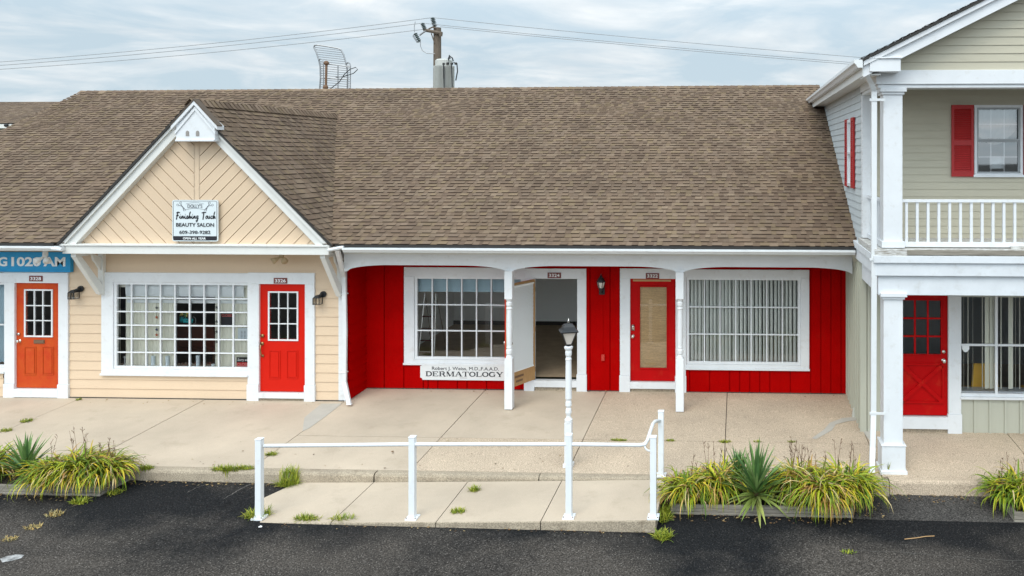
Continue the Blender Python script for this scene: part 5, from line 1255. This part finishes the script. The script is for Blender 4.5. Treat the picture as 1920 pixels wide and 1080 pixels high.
def yucca(cx, cy, cz, H_, n, label, seed, pale=0.3, skirt=0):
    random.seed(seed); t = thing('yucca_plant', label, 'plant', (cx, cy, cz), 'spiky yuccas in the timber beds')
    mb = MB(); dk = [(0.10, 0.20, 0.05), (0.14, 0.25, 0.07), (0.07, 0.15, 0.045), (0.20, 0.30, 0.10)]; pl = [(0.16, 0.22, 0.05), (0.22, 0.26, 0.08), (0.13, 0.2, 0.06)]
    for i in range(n):
        az = i * 2.39996; f = i / n; el = math.radians(18 + 68 * f + uni(-6, 6))
        blade(mb, (cx, cy, cz + 0.12 + 0.1 * f), az, H_ * uni(0.85, 1.1), 0.045, el, uni(0.1, 0.35), pl if f < pale else dk, fold=0.45)
    for i in range(skirt):
        az = i * 2.39996; blade(mb, (cx, cy - 0.02, cz + 0.12), az, H_ * uni(0.75, 1.0), 0.055, math.radians(uni(-30, 15)), uni(0.3, 0.9), [(0.24, 0.30, 0.07), (0.30, 0.33, 0.10), (0.2, 0.26, 0.06)], fold=0.4)
    mb.build('leaves', LEAF, t)
    mb = MB(); mb.tube([(cx, cy, cz - 0.02), (cx, cy, cz + 0.2)], [0.05, 0.035], 8); mb.build('stem', RUST, t)
def pz(px, Y): return V(px, 900, Y).x
daylily(pz(148, 11.72), 11.72, zpl, 0.50, 0.53, 260, 'large yellow-green daylily clump in the middle of the left bed', 1, 7)
daylily(pz(92, 11.62), 11.62, zpl, 0.42, 0.46, 120, 'low daylily clump spilling over the front board of the left bed', 2, 2)
daylily(pz(200, 11.8), 11.8, zpl, 0.38, 0.44, 190, 'browning daylily clump at the right end of the left bed', 3, 7, dry=0.3)
yucca(pz(48, 11.75), 11.75, zpl, 0.52, 42, 'small dark yucca beside the daylilies in the left bed', 4, pale=0.25)
daylily(pz(-18, 11.85), 11.85, zpl, 0.4, 0.5, 120, 'daylily clump cut by the left edge of the photo', 5, 2, dry=.25)
daylily(pz(1288, 11.6), 11.6, zpm, 0.42, 0.45, 160, 'leftmost daylily clump of the middle bed, beside the ramp', 6, 3, dry=.2)
daylily(pz(1345, 11.75), 11.78, zpm, 0.42, 0.52, 150, 'daylily clump between the ramp end clump and the yuccas', 7, 5, dry=.2)
yucca(pz(1385, 11.9), 11.95, zpm, 0.46, 46, 'darker yucca standing behind the large pale-skirted yucca', 8, pale=0.0)
yucca(pz(1418, 11.55), 11.55, zpm, 0.66, 80, 'large spiky yucca with pale drooping lower leaves in the middle bed', 9, pale=0.25, skirt=30)
daylily(pz(1500, 11.82), 11.82, zpm, 0.45, 0.55, 160, 'daylily clump with tall brown seed stalks right of the large yucca', 10, 12, dry=.2)
daylily(pz(1538, 11.5), 11.5, zpm, 0.44, 0.54, 230, 'yellow and straw-coloured daylily clump hanging over the front of the middle bed', 11, 4, dry=.35)
daylily(pz(1588, 11.72), 11.72, zpm, 0.5, 0.56, 190, 'rightmost green daylily clump of the middle bed, near the white column', 12, 7, dry=.08)
daylily(pz(1882, 11.85), 11.8, zpr, 0.3, 0.45, 70, 'green daylily clump on the left corner of the right bed', 13, 4, dry=.05, yellow=0)
daylily(pz(1925, 11.75), 11.75, zpr, 0.45, 0.5, 130, 'daylily clump with yellowing leaves cut by the right edge of the photo', 14, 3, dry=.15)

# weeds in the cracks and along the kerb
def weed(px, py, sx_, n, h, label, onlot=False, dry=False, seed=0, sy_=0.05, name='weed_tuft', cat='weed'):
    random.seed(seed + int(px * 7 + py)); p = A(px, py) if onlot else G(px, py); mb = MB()
    cols = DRYC[1:2] + [(0.3, 0.24, 0.1), (0.36, 0.3, 0.13)] if dry else [(0.20, 0.26, 0.02), (0.28, 0.31, 0.025), (0.12, 0.18, 0.015), (0.36, 0.36, 0.04)]
    n = int(n * 1.8)
    zf = (lambda x, y: zlot(x)) if onlot else (lambda x, y: zr(x, y) if (y < 12.1 and XR0 < x < XR1) else zwalk(y))
    for i in range(n):
        r = math.sqrt(rnd()); a2 = uni(0, 6.28); bx_, by_ = p.x + r * sx_ * math.cos(a2) * .8, p.y + r * sy_ * math.sin(a2)
        blade(mb, (bx_, by_, zf(bx_, by_)), uni(0, 6.28), h * uni(0.6, 1.3), uni(0.006, 0.012), math.radians(uni(15, 75)), uni(0.2, 1.6), cols, seg=4)
    return tag(mb.build(name, LEAF, loc=(p.x, p.y, zf(p.x, p.y))), label, cat, 'weeds in the paving joints and along the kerb')
weed(50, 790, 0.13, 60, 0.06, 'larger of two weeds in the left sidewalk joint beyond the left bed', sy_=0.08)
weed(12, 808, 0.12, 50, 0.06, 'weed in the left sidewalk joint at the left edge of the photo', sy_=0.06)
weed(148, 750, 0.06, 20, 0.05, 'tiny weed at the foot of the peach wall beside the left door frame')
weed(508, 853, 0.11, 70, 0.06, 'flat weed in the sidewalk joint just behind the first handrail post')
weed(462, 879, 0.15, 80, 0.06, 'flat weed at the kerb edge left of the first handrail post')
weed(425, 901, 0.28, 160, 0.10, 'long weed patch against the kerb left of the ramp', True, sy_=0.06)
weed(275, 898, 0.13, 60, 0.09, 'weed against the kerb at the right end of the left bed', True)
weed(541, 910, 0.2, 150, 0.15, 'bushy weed in the corner where the ramp meets the kerb', True, sy_=0.08)
weed(484, 968, 0.2, 150, 0.13, 'bright weed around the foot of the first handrail post', True, sy_=0.10)
weed(575, 976, 0.22, 130, 0.10, 'left of two weed patches along the front edge of the ramp', True, sy_=0.06)
weed(643, 977, 0.22, 130, 0.10, 'right of two weed patches along the front edge of the ramp', True, sy_=0.06)
weed(858, 952, 0.13, 80, 0.06, 'flat weed in the ramp joint near its front edge', sy_=0.06)
weed(889, 910, 0.10, 60, 0.08, 'weed where the ramp joint meets the kerb', sy_=0.06)
weed(1160, 826, 0.17, 70, 0.04, 'widest weed in the long cross joint, behind the rail', sy_=0.03)
weed(1257, 827, 0.08, 30, 0.04, 'small weed in the long cross joint right of the tall end post', sy_=0.03)
weed(1360, 829, 0.12, 50, 0.05, 'weed at the crossing of two joints behind the left daylilies', sy_=0.05)
weed(1420, 829, 0.08, 24, 0.04, 'weed in the long cross joint directly behind the large yucca', sy_=0.03)
weed(1484, 829, 0.08, 24, 0.04, 'rightmost weed in the long cross joint', sy_=0.03)
weed(1243, 1008, 0.15, 110, 0.11, 'bright weed on the asphalt off the front corner of the ramp', True, sy_=0.10)
weed(1246, 968, 0.08, 120, 0.13, 'weeds growing up the right end of the ramp beside the middle bed', True, sy_=0.25)
weed(150, 943, 0.14, 80, 0.09, 'bright weed in front of the left bed board', True, sy_=0.07)
weed(215, 925, 0.12, 50, 0.07, 'weed beside the end board of the left bed', True, sy_=0.1)
weed(103, 966, 0.14, 50, 0.06, 'straw-coloured weed in the asphalt seam nearest the left bed', True, True, sy_=0.08)
weed(62, 990, 0.12, 45, 0.05, 'straw-coloured weed in the middle of the left asphalt seam', True, True, sy_=0.08)
weed(18, 1012, 0.12, 40, 0.04, 'straw-coloured weed at the lower end of the left asphalt seam', True, True, sy_=0.08)
weed(1590, 1036, 0.12, 30, 0.04, 'sparse yellow weed on the open asphalt at the lower right', True, sy_=0.05)
random.seed(77)
p = G(1664, 886); mb = MB()
for i in range(9): blade(mb, (p.x + uni(-.02, .02), p.y - 0.02, p.z), uni(0, 6.28), uni(0.12, 0.26), 0.012, math.radians(uni(60, 88)), uni(0, .5), GREENS[:3], seg=4)
tag(mb.build('weed_sprig', LEAF, loc=p), 'upright green weed at the foot of the white column', 'weed')
# asphalt seam
mb = MB(); pts = [A(-60, 1045), A(0, 1020), A(45, 998), A(95, 970), A(135, 950), A(180, 935)]
rows = [[(q.x, q.y - uni(.012, .03), zlot(q.x) + 0.004), (q.x, q.y + uni(.012, .03), zlot(q.x) + 0.004)] for i in range(len(pts) - 1) for k in range(6) for q in [pts[i].lerp(pts[i + 1], k / 6)]]
mb.grid(rows); tag(mb.build('asphalt_seam', mat('seam_dust', (0.16, 0.12, 0.07), 0.95, 0.4, 12)), kind='structure')
def crack(px, w_, seed):
    random.seed(seed); pts = [A(*p) for p in px]; rows = []
    for i in range(len(pts) - 1):
        for k in range(10):
            q = pts[i].lerp(pts[i + 1], k / 10) + Vector((uni(-.012, .012), uni(-.012, .012), 0)); h = w_ * uni(.3, 1); d = (pts[i + 1] - pts[i]).normalized(); nn = Vector((-d.y, d.x, 0)) * h
            rows.append([(q.x - nn.x, q.y - nn.y, zlot(q.x) + .004), (q.x + nn.x, q.y + nn.y, zlot(q.x) + .004)])
    mb = MB(); mb.grid(rows); tag(mb.build('asphalt_crack', mat('crack_dirt', (0.13, 0.12, 0.11), 0.95, 0.5, 20)), kind='structure')
crack([(1600, 1033), (1680, 1035), (1760, 1042), (1860, 1050), (1960, 1052)], 0.006, 1)
crack([(1640, 975), (1720, 974), (1830, 976), (1930, 975)], 0.010, 2)
crack([(420, 936), (455, 915), (470, 908)], 0.012, 3)
crack([(350, 924), (375, 912), (390, 909)], 0.009, 5)
crack([(930, 1080), (1000, 1058), (1100, 1052), (1190, 1036)], 0.004, 4)
random.seed(31); mb = MB()
def flakes(x0, x1, y0, y1, n, zf):
    for i in range(n):
        x, y = uni(x0, x1), y0 + (y1 - y0) * rnd() ** 2; r = uni(.008, .028); a = uni(0, 6.28); z = zf(x, y) + 0.006
        mb.col = random.choice([(.16, .09, .04), (.26, .17, .08), (.08, .05, .03), (.34, .25, .12), (.12, .10, .06)])
        mb.poly([(x + r * math.cos(a + k * 1.57) * (1 if k % 2 else .5), y + r * math.sin(a + k * 1.57) * (1 if k % 2 else .5), z + uni(0, .012)) for k in range(4)])
lz = lambda x, y: zlot(x)
flakes(pB0.x, 1.6, 11.37, 11.15, 130, lz); flakes(1.62, 2.1, 12.1, 11.4, 110, lz); flakes(2.1, pC.x, 12.17, 11.9, 90, lambda x, y: zlot(x) + .015); flakes(-12, pA.x, pA.y - .01, pA.y - .2, 90, lz)
flakes(pA.x, XR0, 12.09, 11.9, 130, lz); flakes(XR0 + .4, XR1, 10.8, 10.66, 70, lz)
flakes(-7.4, 2.0, 15.97, 15.6, 40, lambda x, y: zwalk(y)); flakes(-13, -8, 15.2, 14.9, 30, lambda x, y: zwalk(y)); flakes(-11, 3, 12.3, 13.4, 60, lambda x, y: zwalk(y))
tag(mb.build('leaf_litter', LEAF), 'dry brown leaf litter gathered along the kerb, the beds and the wall bases', 'leaf litter', kind='stuff')
# litter
def scrap(px, py, s, m, name, label, cat, seed):
    random.seed(seed); p = A(px, py); mb = MB(); n = 7
    rim = [(p.x + s * uni(.7, 1.2) * math.cos(k * 6.283 / n), p.y + s * uni(.5, .9) * math.sin(k * 6.283 / n), p.z + 0.008 + uni(0, s * .25)) for k in range(n)]
    c = (p.x, p.y, p.z + s * .35)
    for k in range(n): mb.poly([rim[k], rim[(k + 1) % n], c])
    tag(mb.build(name, m, loc=p), label, cat)
scrap(871, 981, 0.035, LETW, 'paper_scrap', 'white paper scrap on the asphalt below the middle of the ramp', 'litter', 3)
scrap(488, 989, 0.035, LETW, 'paper_scrap', 'white scrap on the asphalt just in front of the first handrail post', 'litter', 4)
scrap(155, 923, 0.03, LETW, 'paper_scrap', 'white scrap against the front board of the left bed', 'litter', 5)
p0, p1 = A(1696, 1012), A(1752, 1006); mb = MB(); mb.tube([p0 + Vector((0, 0, .008)), p0.lerp(p1, .4) + Vector((0, -.008, .012)), p0.lerp(p1, .7) + Vector((0, .006, .012)), p1 + Vector((0, 0, .008))], 0.006, 5)
tag(mb.build('twig', mat('pale_twig', (0.42, 0.26, 0.12), 0.8), loc=p0), 'thin tan twig lying on the asphalt at the lower right', 'twig')
# paint smear on the lot
mb = MB(); random.seed(9); pts = [A(0, 1048), A(14, 1043), A(30, 1040), A(46, 1041), A(40, 1047), A(22, 1052), A(4, 1055)]
mb.poly([(q.x, q.y, zlot(q.x) + 0.004) for q in pts]); tag(mb.build('paint_smear', mat('worn_white_smear', (0.45, 0.45, 0.45), 0.9, col2=(0.09, 0.09, 0.09), vs=14)), kind='structure')

# ================================================================== THINGS IN THE SALON WINDOW
def candle(px, h, r, label, name='candle'):
    a = V(px, 680, 15.36); mb = MB(); mb.lathe([(r * 1.1, LEDZ), (r, LEDZ + 0.015), (r, LEDZ + h), (r * 0.5, LEDZ + h + 0.003)], a.x, 15.335, 12)
    tag(mb.build(name, mat('pale_blue_wax', (0.75, 0.86, 0.92), 0.5), loc=(a.x, 15.36, LEDZ)), label, 'candle', 'candles on the salon window ledge')
candle(289, 0.22, 0.036, 'pale pillar candle, left one of the close pair on the salon window ledge')
candle(316, 0.22, 0.036, 'pale pillar candle, right one of the close pair on the salon window ledge')
candle(373, 0.24, 0.036, 'tallest pale candle in the dark middle of the salon window')
candle(401, 0.07, 0.03, 'short candle on the ledge right of the tallest candle')
mb = MB(); a = V(234, 680, 15.45); mb.lathe([(0.035, LEDZ), (0.012, LEDZ + .03), (0.012, LEDZ + .13), (0.03, LEDZ + .15), (0.02, LEDZ + .18)], a.x, 15.45, 12)
tag(mb.build('candlestick', LETW, loc=(a.x, 15.45, LEDZ)), 'slim white candlestick at the left end of the salon window ledge', 'candlestick')
random.seed(21); mb = MB()
for i in range(260):
    px = random.choice((uni(243, 268), uni(296, 312), uni(330, 370), uni(380, 398), uni(410, 440))); a = V(px, 680, uni(15.36, 15.6)); mb.col = random.choice([(.5, .45, .4), (.3, .08, .04), (.6, .55, .45), (.2, .1, .06), (.5, .15, .1)])
    mb.sph((a.x, a.y, LEDZ + uni(.005, .04)), uni(.006, .016), 5)
tag(mb.build('shells_and_petals', LEAF, loc=(V(350, 680, 15.45).x, 15.45, LEDZ)), 'scattered shells and dried petals along the salon window ledge', 'window decoration', kind='stuff')
def star(mb, x, z, r, y):
    pts = []
    for k in range(10): q = math.pi / 2 + k * math.pi / 5; rad = r if k % 2 == 0 else r * .45; pts.append((x + rad * math.cos(q), z + rad * math.sin(q)))
    mb.prism(pts, y, y + 0.006)
STO = mat('orange_star', (0.5, 0.12, 0.03), 0.5); STB = mat('navy_star', (0.03, 0.05, 0.12), 0.5); STG = mat('grey_star', (0.12, 0.12, 0.11), 0.5)
def garland(px, ys, ms, label):
    a = V(px, 600, 15.32); t = thing('star_garland', label, 'garland', (a.x, 15.32, a.z), 'star garlands hanging in the salon window')
    mb = MB(); mb.tube([V(px, 560, 15.325), V(px, ys[-1], 15.325)], 0.0025, 4); mb.build('string', STG, t)
    for py, m in zip(ys, ms): b = V(px, py, 15.32); mb = MB(); star(mb, b.x, b.z, 0.036, 15.32); mb.build('star', m, t)
garland(293.5, [577, 595, 618, 628], [STG, STO, STB, STO], 'string of orange and navy stars at the left of the salon window')
garland(406, [576, 603, 622, 641], [STG, STG, STG, STG], 'string of grey stars right of the dark middle of the salon window')
def minisign(rect, Y, lines, bm, label, name):
    x0, x1, z0, z1 = R(*rect, Y); t = thing(name, label, 'sign', ((x0 + x1) / 2, Y, z0)); mb = MB(); mb.box(x0, x1, Y, Y + 0.01, z0, z1); mb.build('board', bm, t)
    for s, (u0, u1, v0, v1), m, sh in lines:
        text('lettering', s, m, x0 + (x1 - x0) * u0, x0 + (x1 - x0) * u1, z1 - (z1 - z0) * v1, z1 - (z1 - z0) * v0, Y - 0.001, t, 0.002, bold=0.03, shear=sh)
    return t
gy_ = WY + 0.06
t = minisign((443.5, 670, 473, 687.5), gy_, [('Sorry we\'re', (.06, 1.3 - .36, .12, .48), LETW, .2), ], LETB, 'black and red CLOSED sign in the lower right corner of the salon window', 'closed_sign')
x0, x1, z0, z1 = R(443.5, 670, 473, 687.5, gy_); mb = MB(); mb.box(x0 + .005, x1 - .005, gy_ - 0.003, gy_ - 0.0005, z0 + .004, z0 + (z1 - z0) * .46); mb.build('red_band', LETR, t)
text('lettering', 'CLOSED', mat('pale_red_ink', (0.75, 0.3, 0.28), 0.6), x0 + .01, x1 - .01, z0 + (z1 - z0) * .08, z0 + (z1 - z0) * .40, gy_ - 0.0035, t, 0.001, bold=0.02)
minisign((414, 587, 438, 610), 15.32, [('CLOSED', (.06, .96, .08, .3), mat('salmon_ink', (0.6, 0.12, 0.1), 0.6), 0)], LETB, 'dark sign reading CLOSED in red hanging in the salon window', 'hours_sign')
t = minisign((446, 615, 464.5, 638), gy_, [], SIGNW, 'white printed notice taped at the right of the salon window', 'paper_notice')
x0, x1, z0, z1 = R(446, 615, 464.5, 638, gy_); mb = MB()
for i in range(6):
    z = z1 - (z1 - z0) * (0.28 + 0.11 * i)
    for u in (.3, .62): mb.box(x0 + (x1 - x0) * u, x0 + (x1 - x0) * (u + .18), gy_ - 0.002, gy_ - .0003, z, z + 0.008)
mb.build('printed_lines', LETG, t)
# welcome plaque: cyan script and yellow flowers
a = V(345, 597, 15.5); t = thing('welcome_plaque', 'hanging welcome plaque in cyan script with yellow flowers in the dark salon window', 'plaque', (a.x, 15.5, a.z))
x0, x1, z0, z1 = R(337, 594, 362, 605, 15.5); text('lettering', 'Welcome', mat('cyan_paint', (0.02, 0.5, 0.55), 0.5), x0, x1, z0, z1, 15.5, t, bold=0.02, shear=0.3)
mb = MB(); random.seed(3)
for i in range(9): b = V(uni(336, 352), uni(583, 594), 15.5); mb.col = random.choice([(.6, .42, .04), (.7, .55, .15), (.1, .2, .05)]); mb.sph((b.x, 15.51, b.z), uni(.02, .035), 6, (1, .4, 1))
mb.build('flowers', LEAF, t); mb = MB(); c = V(358, 601, 15.5); mb.ribbon(arc(c.x + .03, c.z, .07, .08, -80, 80), 0.008, 15.5); mb.build('ring', GALV, t)
# armchairs and salon furniture glimpsed inside
def armchair(x, y, z, m, label, w_=0.62, hb=0.9):
    t = thing('chair', label, 'chair', (x, y, z), None)
    mb = MB(); mb.box(x - w_ / 2, x + w_ / 2, y - 0.3, y + 0.25, z + 0.36, z + 0.48); mb.build('seat', m, t, bevel=0.03)
    mb = MB(); mb.prism([(x - w_ / 2, z + 0.481), (x + w_ / 2, z + 0.481), (x + w_ / 2 - .05, z + hb), (x - w_ / 2 + .05, z + hb)], y - 0.30, y - 0.22); mb.build('backrest', m, t, bevel=0.02)
    for sx1 in (-1, 1):
        for sy1 in (-0.25, 0.2): mb = MB(); mb.box(x + sx1 * (w_ / 2 - .05) - .02, x + sx1 * (w_ / 2 - .05) + .02, y + sy1 - .02, y + sy1 + .02, z, z + 0.36); mb.build('leg', BRWD, t)
b = V(1838, 720, 14.75); armchair(b.x, 14.75, 0.0, YELL, 'mustard chair behind the glass nearest the door of the right-hand shop', 0.5, 1.02)
b = V(1935, 720, 14.85); armchair(b.x + .1, 14.85, 0.0, YELL, 'mustard chair behind the glass cut by the right edge of the photo', 0.5, .95)
b = V(365, 655, 17); armchair(b.x, 17.0, 0.14, mat('red_brown_vinyl', (0.28, 0.07, 0.035), 0.4), 'red-brown chair inside the dark salon behind the window', 1.3, 0.98)
# step ladder in the empty shop
t = thing('step_ladder', 'aluminium step ladder inside the empty shop behind the left part of its window', 'ladder', (V(808, 660, 17).x, 17, 0.26))
x = V(805, 660, 17).x; mb = MB()
for s1 in (-1, 1): mb.tube([(x + s1 * .18, 16.8, .26), (x + s1 * .12, 17.05, 1.75)], 0.016, 6)
mb.build('front_rail', CHROME, t); mb = MB()
for s1 in (-1, 1): mb.tube([(x + s1 * .17 + .05, 17.5, .26), (x + s1 * .12, 17.08, 1.75)], 0.012, 6)
mb.build('rear_rail', CHROME, t)
for k in range(5):
    f = (k + 1) / 6; mb = MB(); mb.box(x - .16 + .04 * f, x + .16 - .04 * f, 16.78 + .25 * f, 16.86 + .25 * f, .26 + 1.49 * f, .285 + 1.49 * f); mb.build('step', CHROME, t)

# ================================================================== BEHIND THE ROOF
# grid antenna
AY = 23.2; t = thing('grid_antenna', 'curved wire grid antenna on a rusty mast rising behind the roof ridge', 'antenna', (V(630, 160, AY).x, AY, 5.6))
def ap(u, v, y=AY): return V(540 + u / 4.8, v / 4.8, y)
Lc = [(275, 860), (285, 800), (293, 700), (290, 600), (278, 540), (255, 470), (233, 425), (240, 408)]
Rc = [(530, 860), (535, 790), (537, 700), (533, 620), (520, 560), (500, 490), (475, 445), (450, 436)]
mb = MB(); mb.tube([ap(*p) for p in Lc] + [ap(262, 405), ap(350, 418)] + [ap(*p) for p in Rc[::-1]], 0.022, 6)
mb.tube([ap(318, 860, AY - .25), ap(320, 560, AY - .25), ap(310, 535, AY - .2), ap(292, 530, AY - .1), ap(276, 545)], 0.015, 6); mb.tube([ap(560, 860, AY - .25), ap(562, 590, AY - .25), ap(555, 568, AY - .2), ap(540, 562, AY - .1), ap(522, 578)], 0.015, 6)
mb.tube([ap(345, 572, AY - .25), ap(562, 603, AY - .25)], 0.018, 6); mb.tube([ap(297, 703, AY - .2), ap(535, 716, AY - .2)], 0.018, 6); mb.tube([ap(450, 590, AY - .25), ap(450, 860, AY - .25)], 0.015, 6)
mb.build('frame', GALV, t)
def lerpc(cv, v):
    for (u0, v0), (u1, v1) in zip(cv, cv[1:]):
        if min(v0, v1) <= v <= max(v0, v1): return u0 + (u1 - u0) * (v - v0) / (v1 - v0) if v1 != v0 else u0
    return cv[-1][0]
mb = MB()
for k in range(21):
    vl = 425 + k * 21; vr = vl + 30 - k * 0.8
    if vr > 850: break
    ul, ur = lerpc(Lc, max(vl, 425)), lerpc(Rc, min(max(vr, 450), 850)); mb.tube([ap(ul, vl), ap((ul + ur) / 2, (vl + vr) / 2, AY + 0.12), ap(ur, vr)], 0.008, 4)
for k in range(14): v = 560 + k * 20; mb.tube([ap(lerpc(Lc, v), v), ap(319, v + 2, AY - .25)], 0.006, 4); mb.tube([ap(lerpc(Rc, v), v + 12), ap(562, v + 15, AY - .25)], 0.006, 4)
mb.build('grid', GALV, t)
mb = MB(); mb.tube([ap(338, 900, AY - .3), ap(346, 570, AY - .3)], 0.035, 8); mb.sph(ap(345, 568, AY - .3), 0.075); mb.sph(ap(338, 785, AY - .3), 0.075); mb.build('mast', RUST, t)
mb = MB(); mb.tube([ap(430, 696, AY - .4), ap(500, 690, AY - .4), ap(590, 660, AY - .4), ap(627, 625, AY - .4), ap(610, 606, AY - .4), ap(560, 622, AY - .4), ap(510, 665, AY - .4), ap(460, 740, AY - .4), ap(400, 785, AY - .4), ap(365, 810, AY - .4)], 0.012, 6); mb.build('cable', BLACK, t)
# utility pole
UY = 31.0; t = thing('utility_pole', 'weathered wooden utility pole with insulators and a finned transformer behind the roof', 'utility pole', (V(822, 160, UY).x, UY, 0))
mb = MB(); x = V(820, 100, UY).x; mb.tube([(x, UY, 0), (V(820, 52, UY).x, UY, V(820, 52, UY).z)], [0.2, 0.145], 12); mb.build('pole', POLEW, t)
mb = MB(); a, b = ap(1225, 270, UY - .2), ap(1385, 300, UY - .2); mb.tube([a, b], 0.07, 6); mb.tube([ap(1290, 300, UY - .2), ap(1320, 390, UY - .15)], 0.022, 5); mb.tube([ap(1265, 262, UY - .2), ap(1300, 245, UY - .2), ap(1330, 250, UY - .2)], 0.03, 5); mb.tube([ap(1380, 290, UY - .3), ap(1375, 325, UY - .3)], 0.06, 6); mb.build('crossarm', POLEW, t)
def insul(p, q, n, r, nm='insulator'):
    p, q = Vector(p), Vector(q); mb = MB(); pts, rs = [], []
    for i in range(n * 3 + 1): pts.append(p.lerp(q, i / (n * 3))); rs.append(r if i % 3 == 1 else r * .5)
    mb.tube(pts, rs, 10); mb.build(nm, PORC, t)
insul(ap(1322, 240, UY - .1), ap(1300, 158, UY - .1), 6, 0.1); insul(ap(1235, 270, UY - .2), ap(1208, 208, UY - .2), 5, 0.09)
insul(ap(1145, 300, UY - .3), ap(1185, 375, UY - .3), 5, 0.085)
mb = MB(); mb.tube([ap(1145, 298, UY - .3), ap(1125, 325, UY - .3), ap(1160, 380, UY - .3), ap(1180, 376, UY - .3)], 0.03, 5); mb.tube([ap(1185, 318, UY - .3), ap(1215, 295, UY - .3), ap(1240, 280, UY - .3)], 0.035, 5); mb.build('cutout_fuse', GALV, t)
mb = MB(); mb.tube([ap(1192, 370, UY - .3), ap(1192, 410, UY - .3), ap(1210, 455, UY - .3), ap(1250, 480, UY - .3), ap(1320, 483, UY - .2)], 0.016, 5); mb.tube([ap(1138, 290, UY - .3), ap(1136, 240, UY - .3), ap(1145, 195, UY - .3)], 0.014, 5); mb.build('jumper_wire', GALV, t)
x, zt_, zb3 = ap(1418, 560, UY - .5).x, ap(1418, 545, UY - .5).z, ap(1418, 860, UY - .5).z; ty = UY - 0.62
mb = MB(); mb.lathe([(0.3, zb3 - .2), (0.32, zb3 - .15), (0.32, zt_ - .02), (0.26, zt_ + .03), (0.05, zt_ + .06)], x - .02, ty, 20)
for k in range(26):
    q = math.pi + math.pi * (k + .5) / 26; c, s = math.cos(q), math.sin(q); a0 = Vector((x + .3 * c, ty + .3 * s, 0)); a1 = Vector((x + .40 * c, ty + .40 * s, 0)); nn = Vector((-s, c, 0)) * .008; zf0, zf1 = zb3, ap(1418, 600, UY - .5).z
    mb.prism([(p_.x, p_.y) for p_ in (a0 - nn, a1 - nn, a1 + nn, a0 + nn)], zf0, zf1, 'z')
mb.build('transformer', TRAFO, t, smooth=False)
mb = MB()
for u in (1400, 1470): mb.tube([ap(u, 570, UY - 1.06), ap(u + 5, 700, UY - 1.06), ap(u + 10, 860, UY - 1.06)], 0.02, 6)
mb.tube([ap(1442, 560, UY - .8), ap(1445, 520, UY - .8), ap(1460, 508, UY - .8), ap(1478, 520, UY - .8), ap(1488, 550, UY - .8)], 0.025, 6); mb.tube([ap(1490, 560, UY - .8), ap(1520, 570, UY - .8), ap(1526, 640, UY - .8), ap(1510, 725, UY - .8)], 0.022, 6)
mb.tube([ap(1453, 530, UY - .8), ap(1453, 495, UY - .8)], [.05, .02], 6)
for u, v in ((1400, 575), (1437, 570), (1475, 572), (1510, 572)): mb.sph(ap(u, v, UY - .9), 0.06, 6)
mb.build('lead_wire', BLACK, t)
# power lines
WM = mat('grey_wire', (0.28, 0.29, 0.30), 0.6)
def wire(p, q, sag, label, r=0.011):
    p, q = Vector(p), Vector(q); mb = MB(); mb.tube([p.lerp(q, k / 24) - Vector((0, 0, 4 * sag * (k / 24) * (1 - k / 24))) for k in range(25)], r, 5)
    tag(mb.build('power_line', WM, loc=p), label, 'power line', 'power lines strung to the utility pole')
def ex(p0, px, py, Y): return V(px, py, Y)
wire(ap(1300, 158, UY - .1), V(-420, 140, UY), 0.3, 'top power line running left from the utility pole')
wire(ap(1208, 208, UY - .2), V(-420, 145, UY + .4), 0.3, 'middle power line running left from the utility pole')
wire(ap(1235, 262, UY - .2), V(-420, 150, UY - .4), 0.3, 'lowest power line running left from the utility pole')
wire(ap(1300, 158, UY - .1), V(2200, 150, UY), 0.15, 'top power line running right from the utility pole')
wire(ap(1208, 208, UY - .2), V(2200, 160, UY + .4), 0.15, 'middle power line running right from the utility pole')
wire(ap(1372, 240, UY - .3), V(2200, 163, UY - .4), 0.15, 'lowest power line running right from the utility pole')
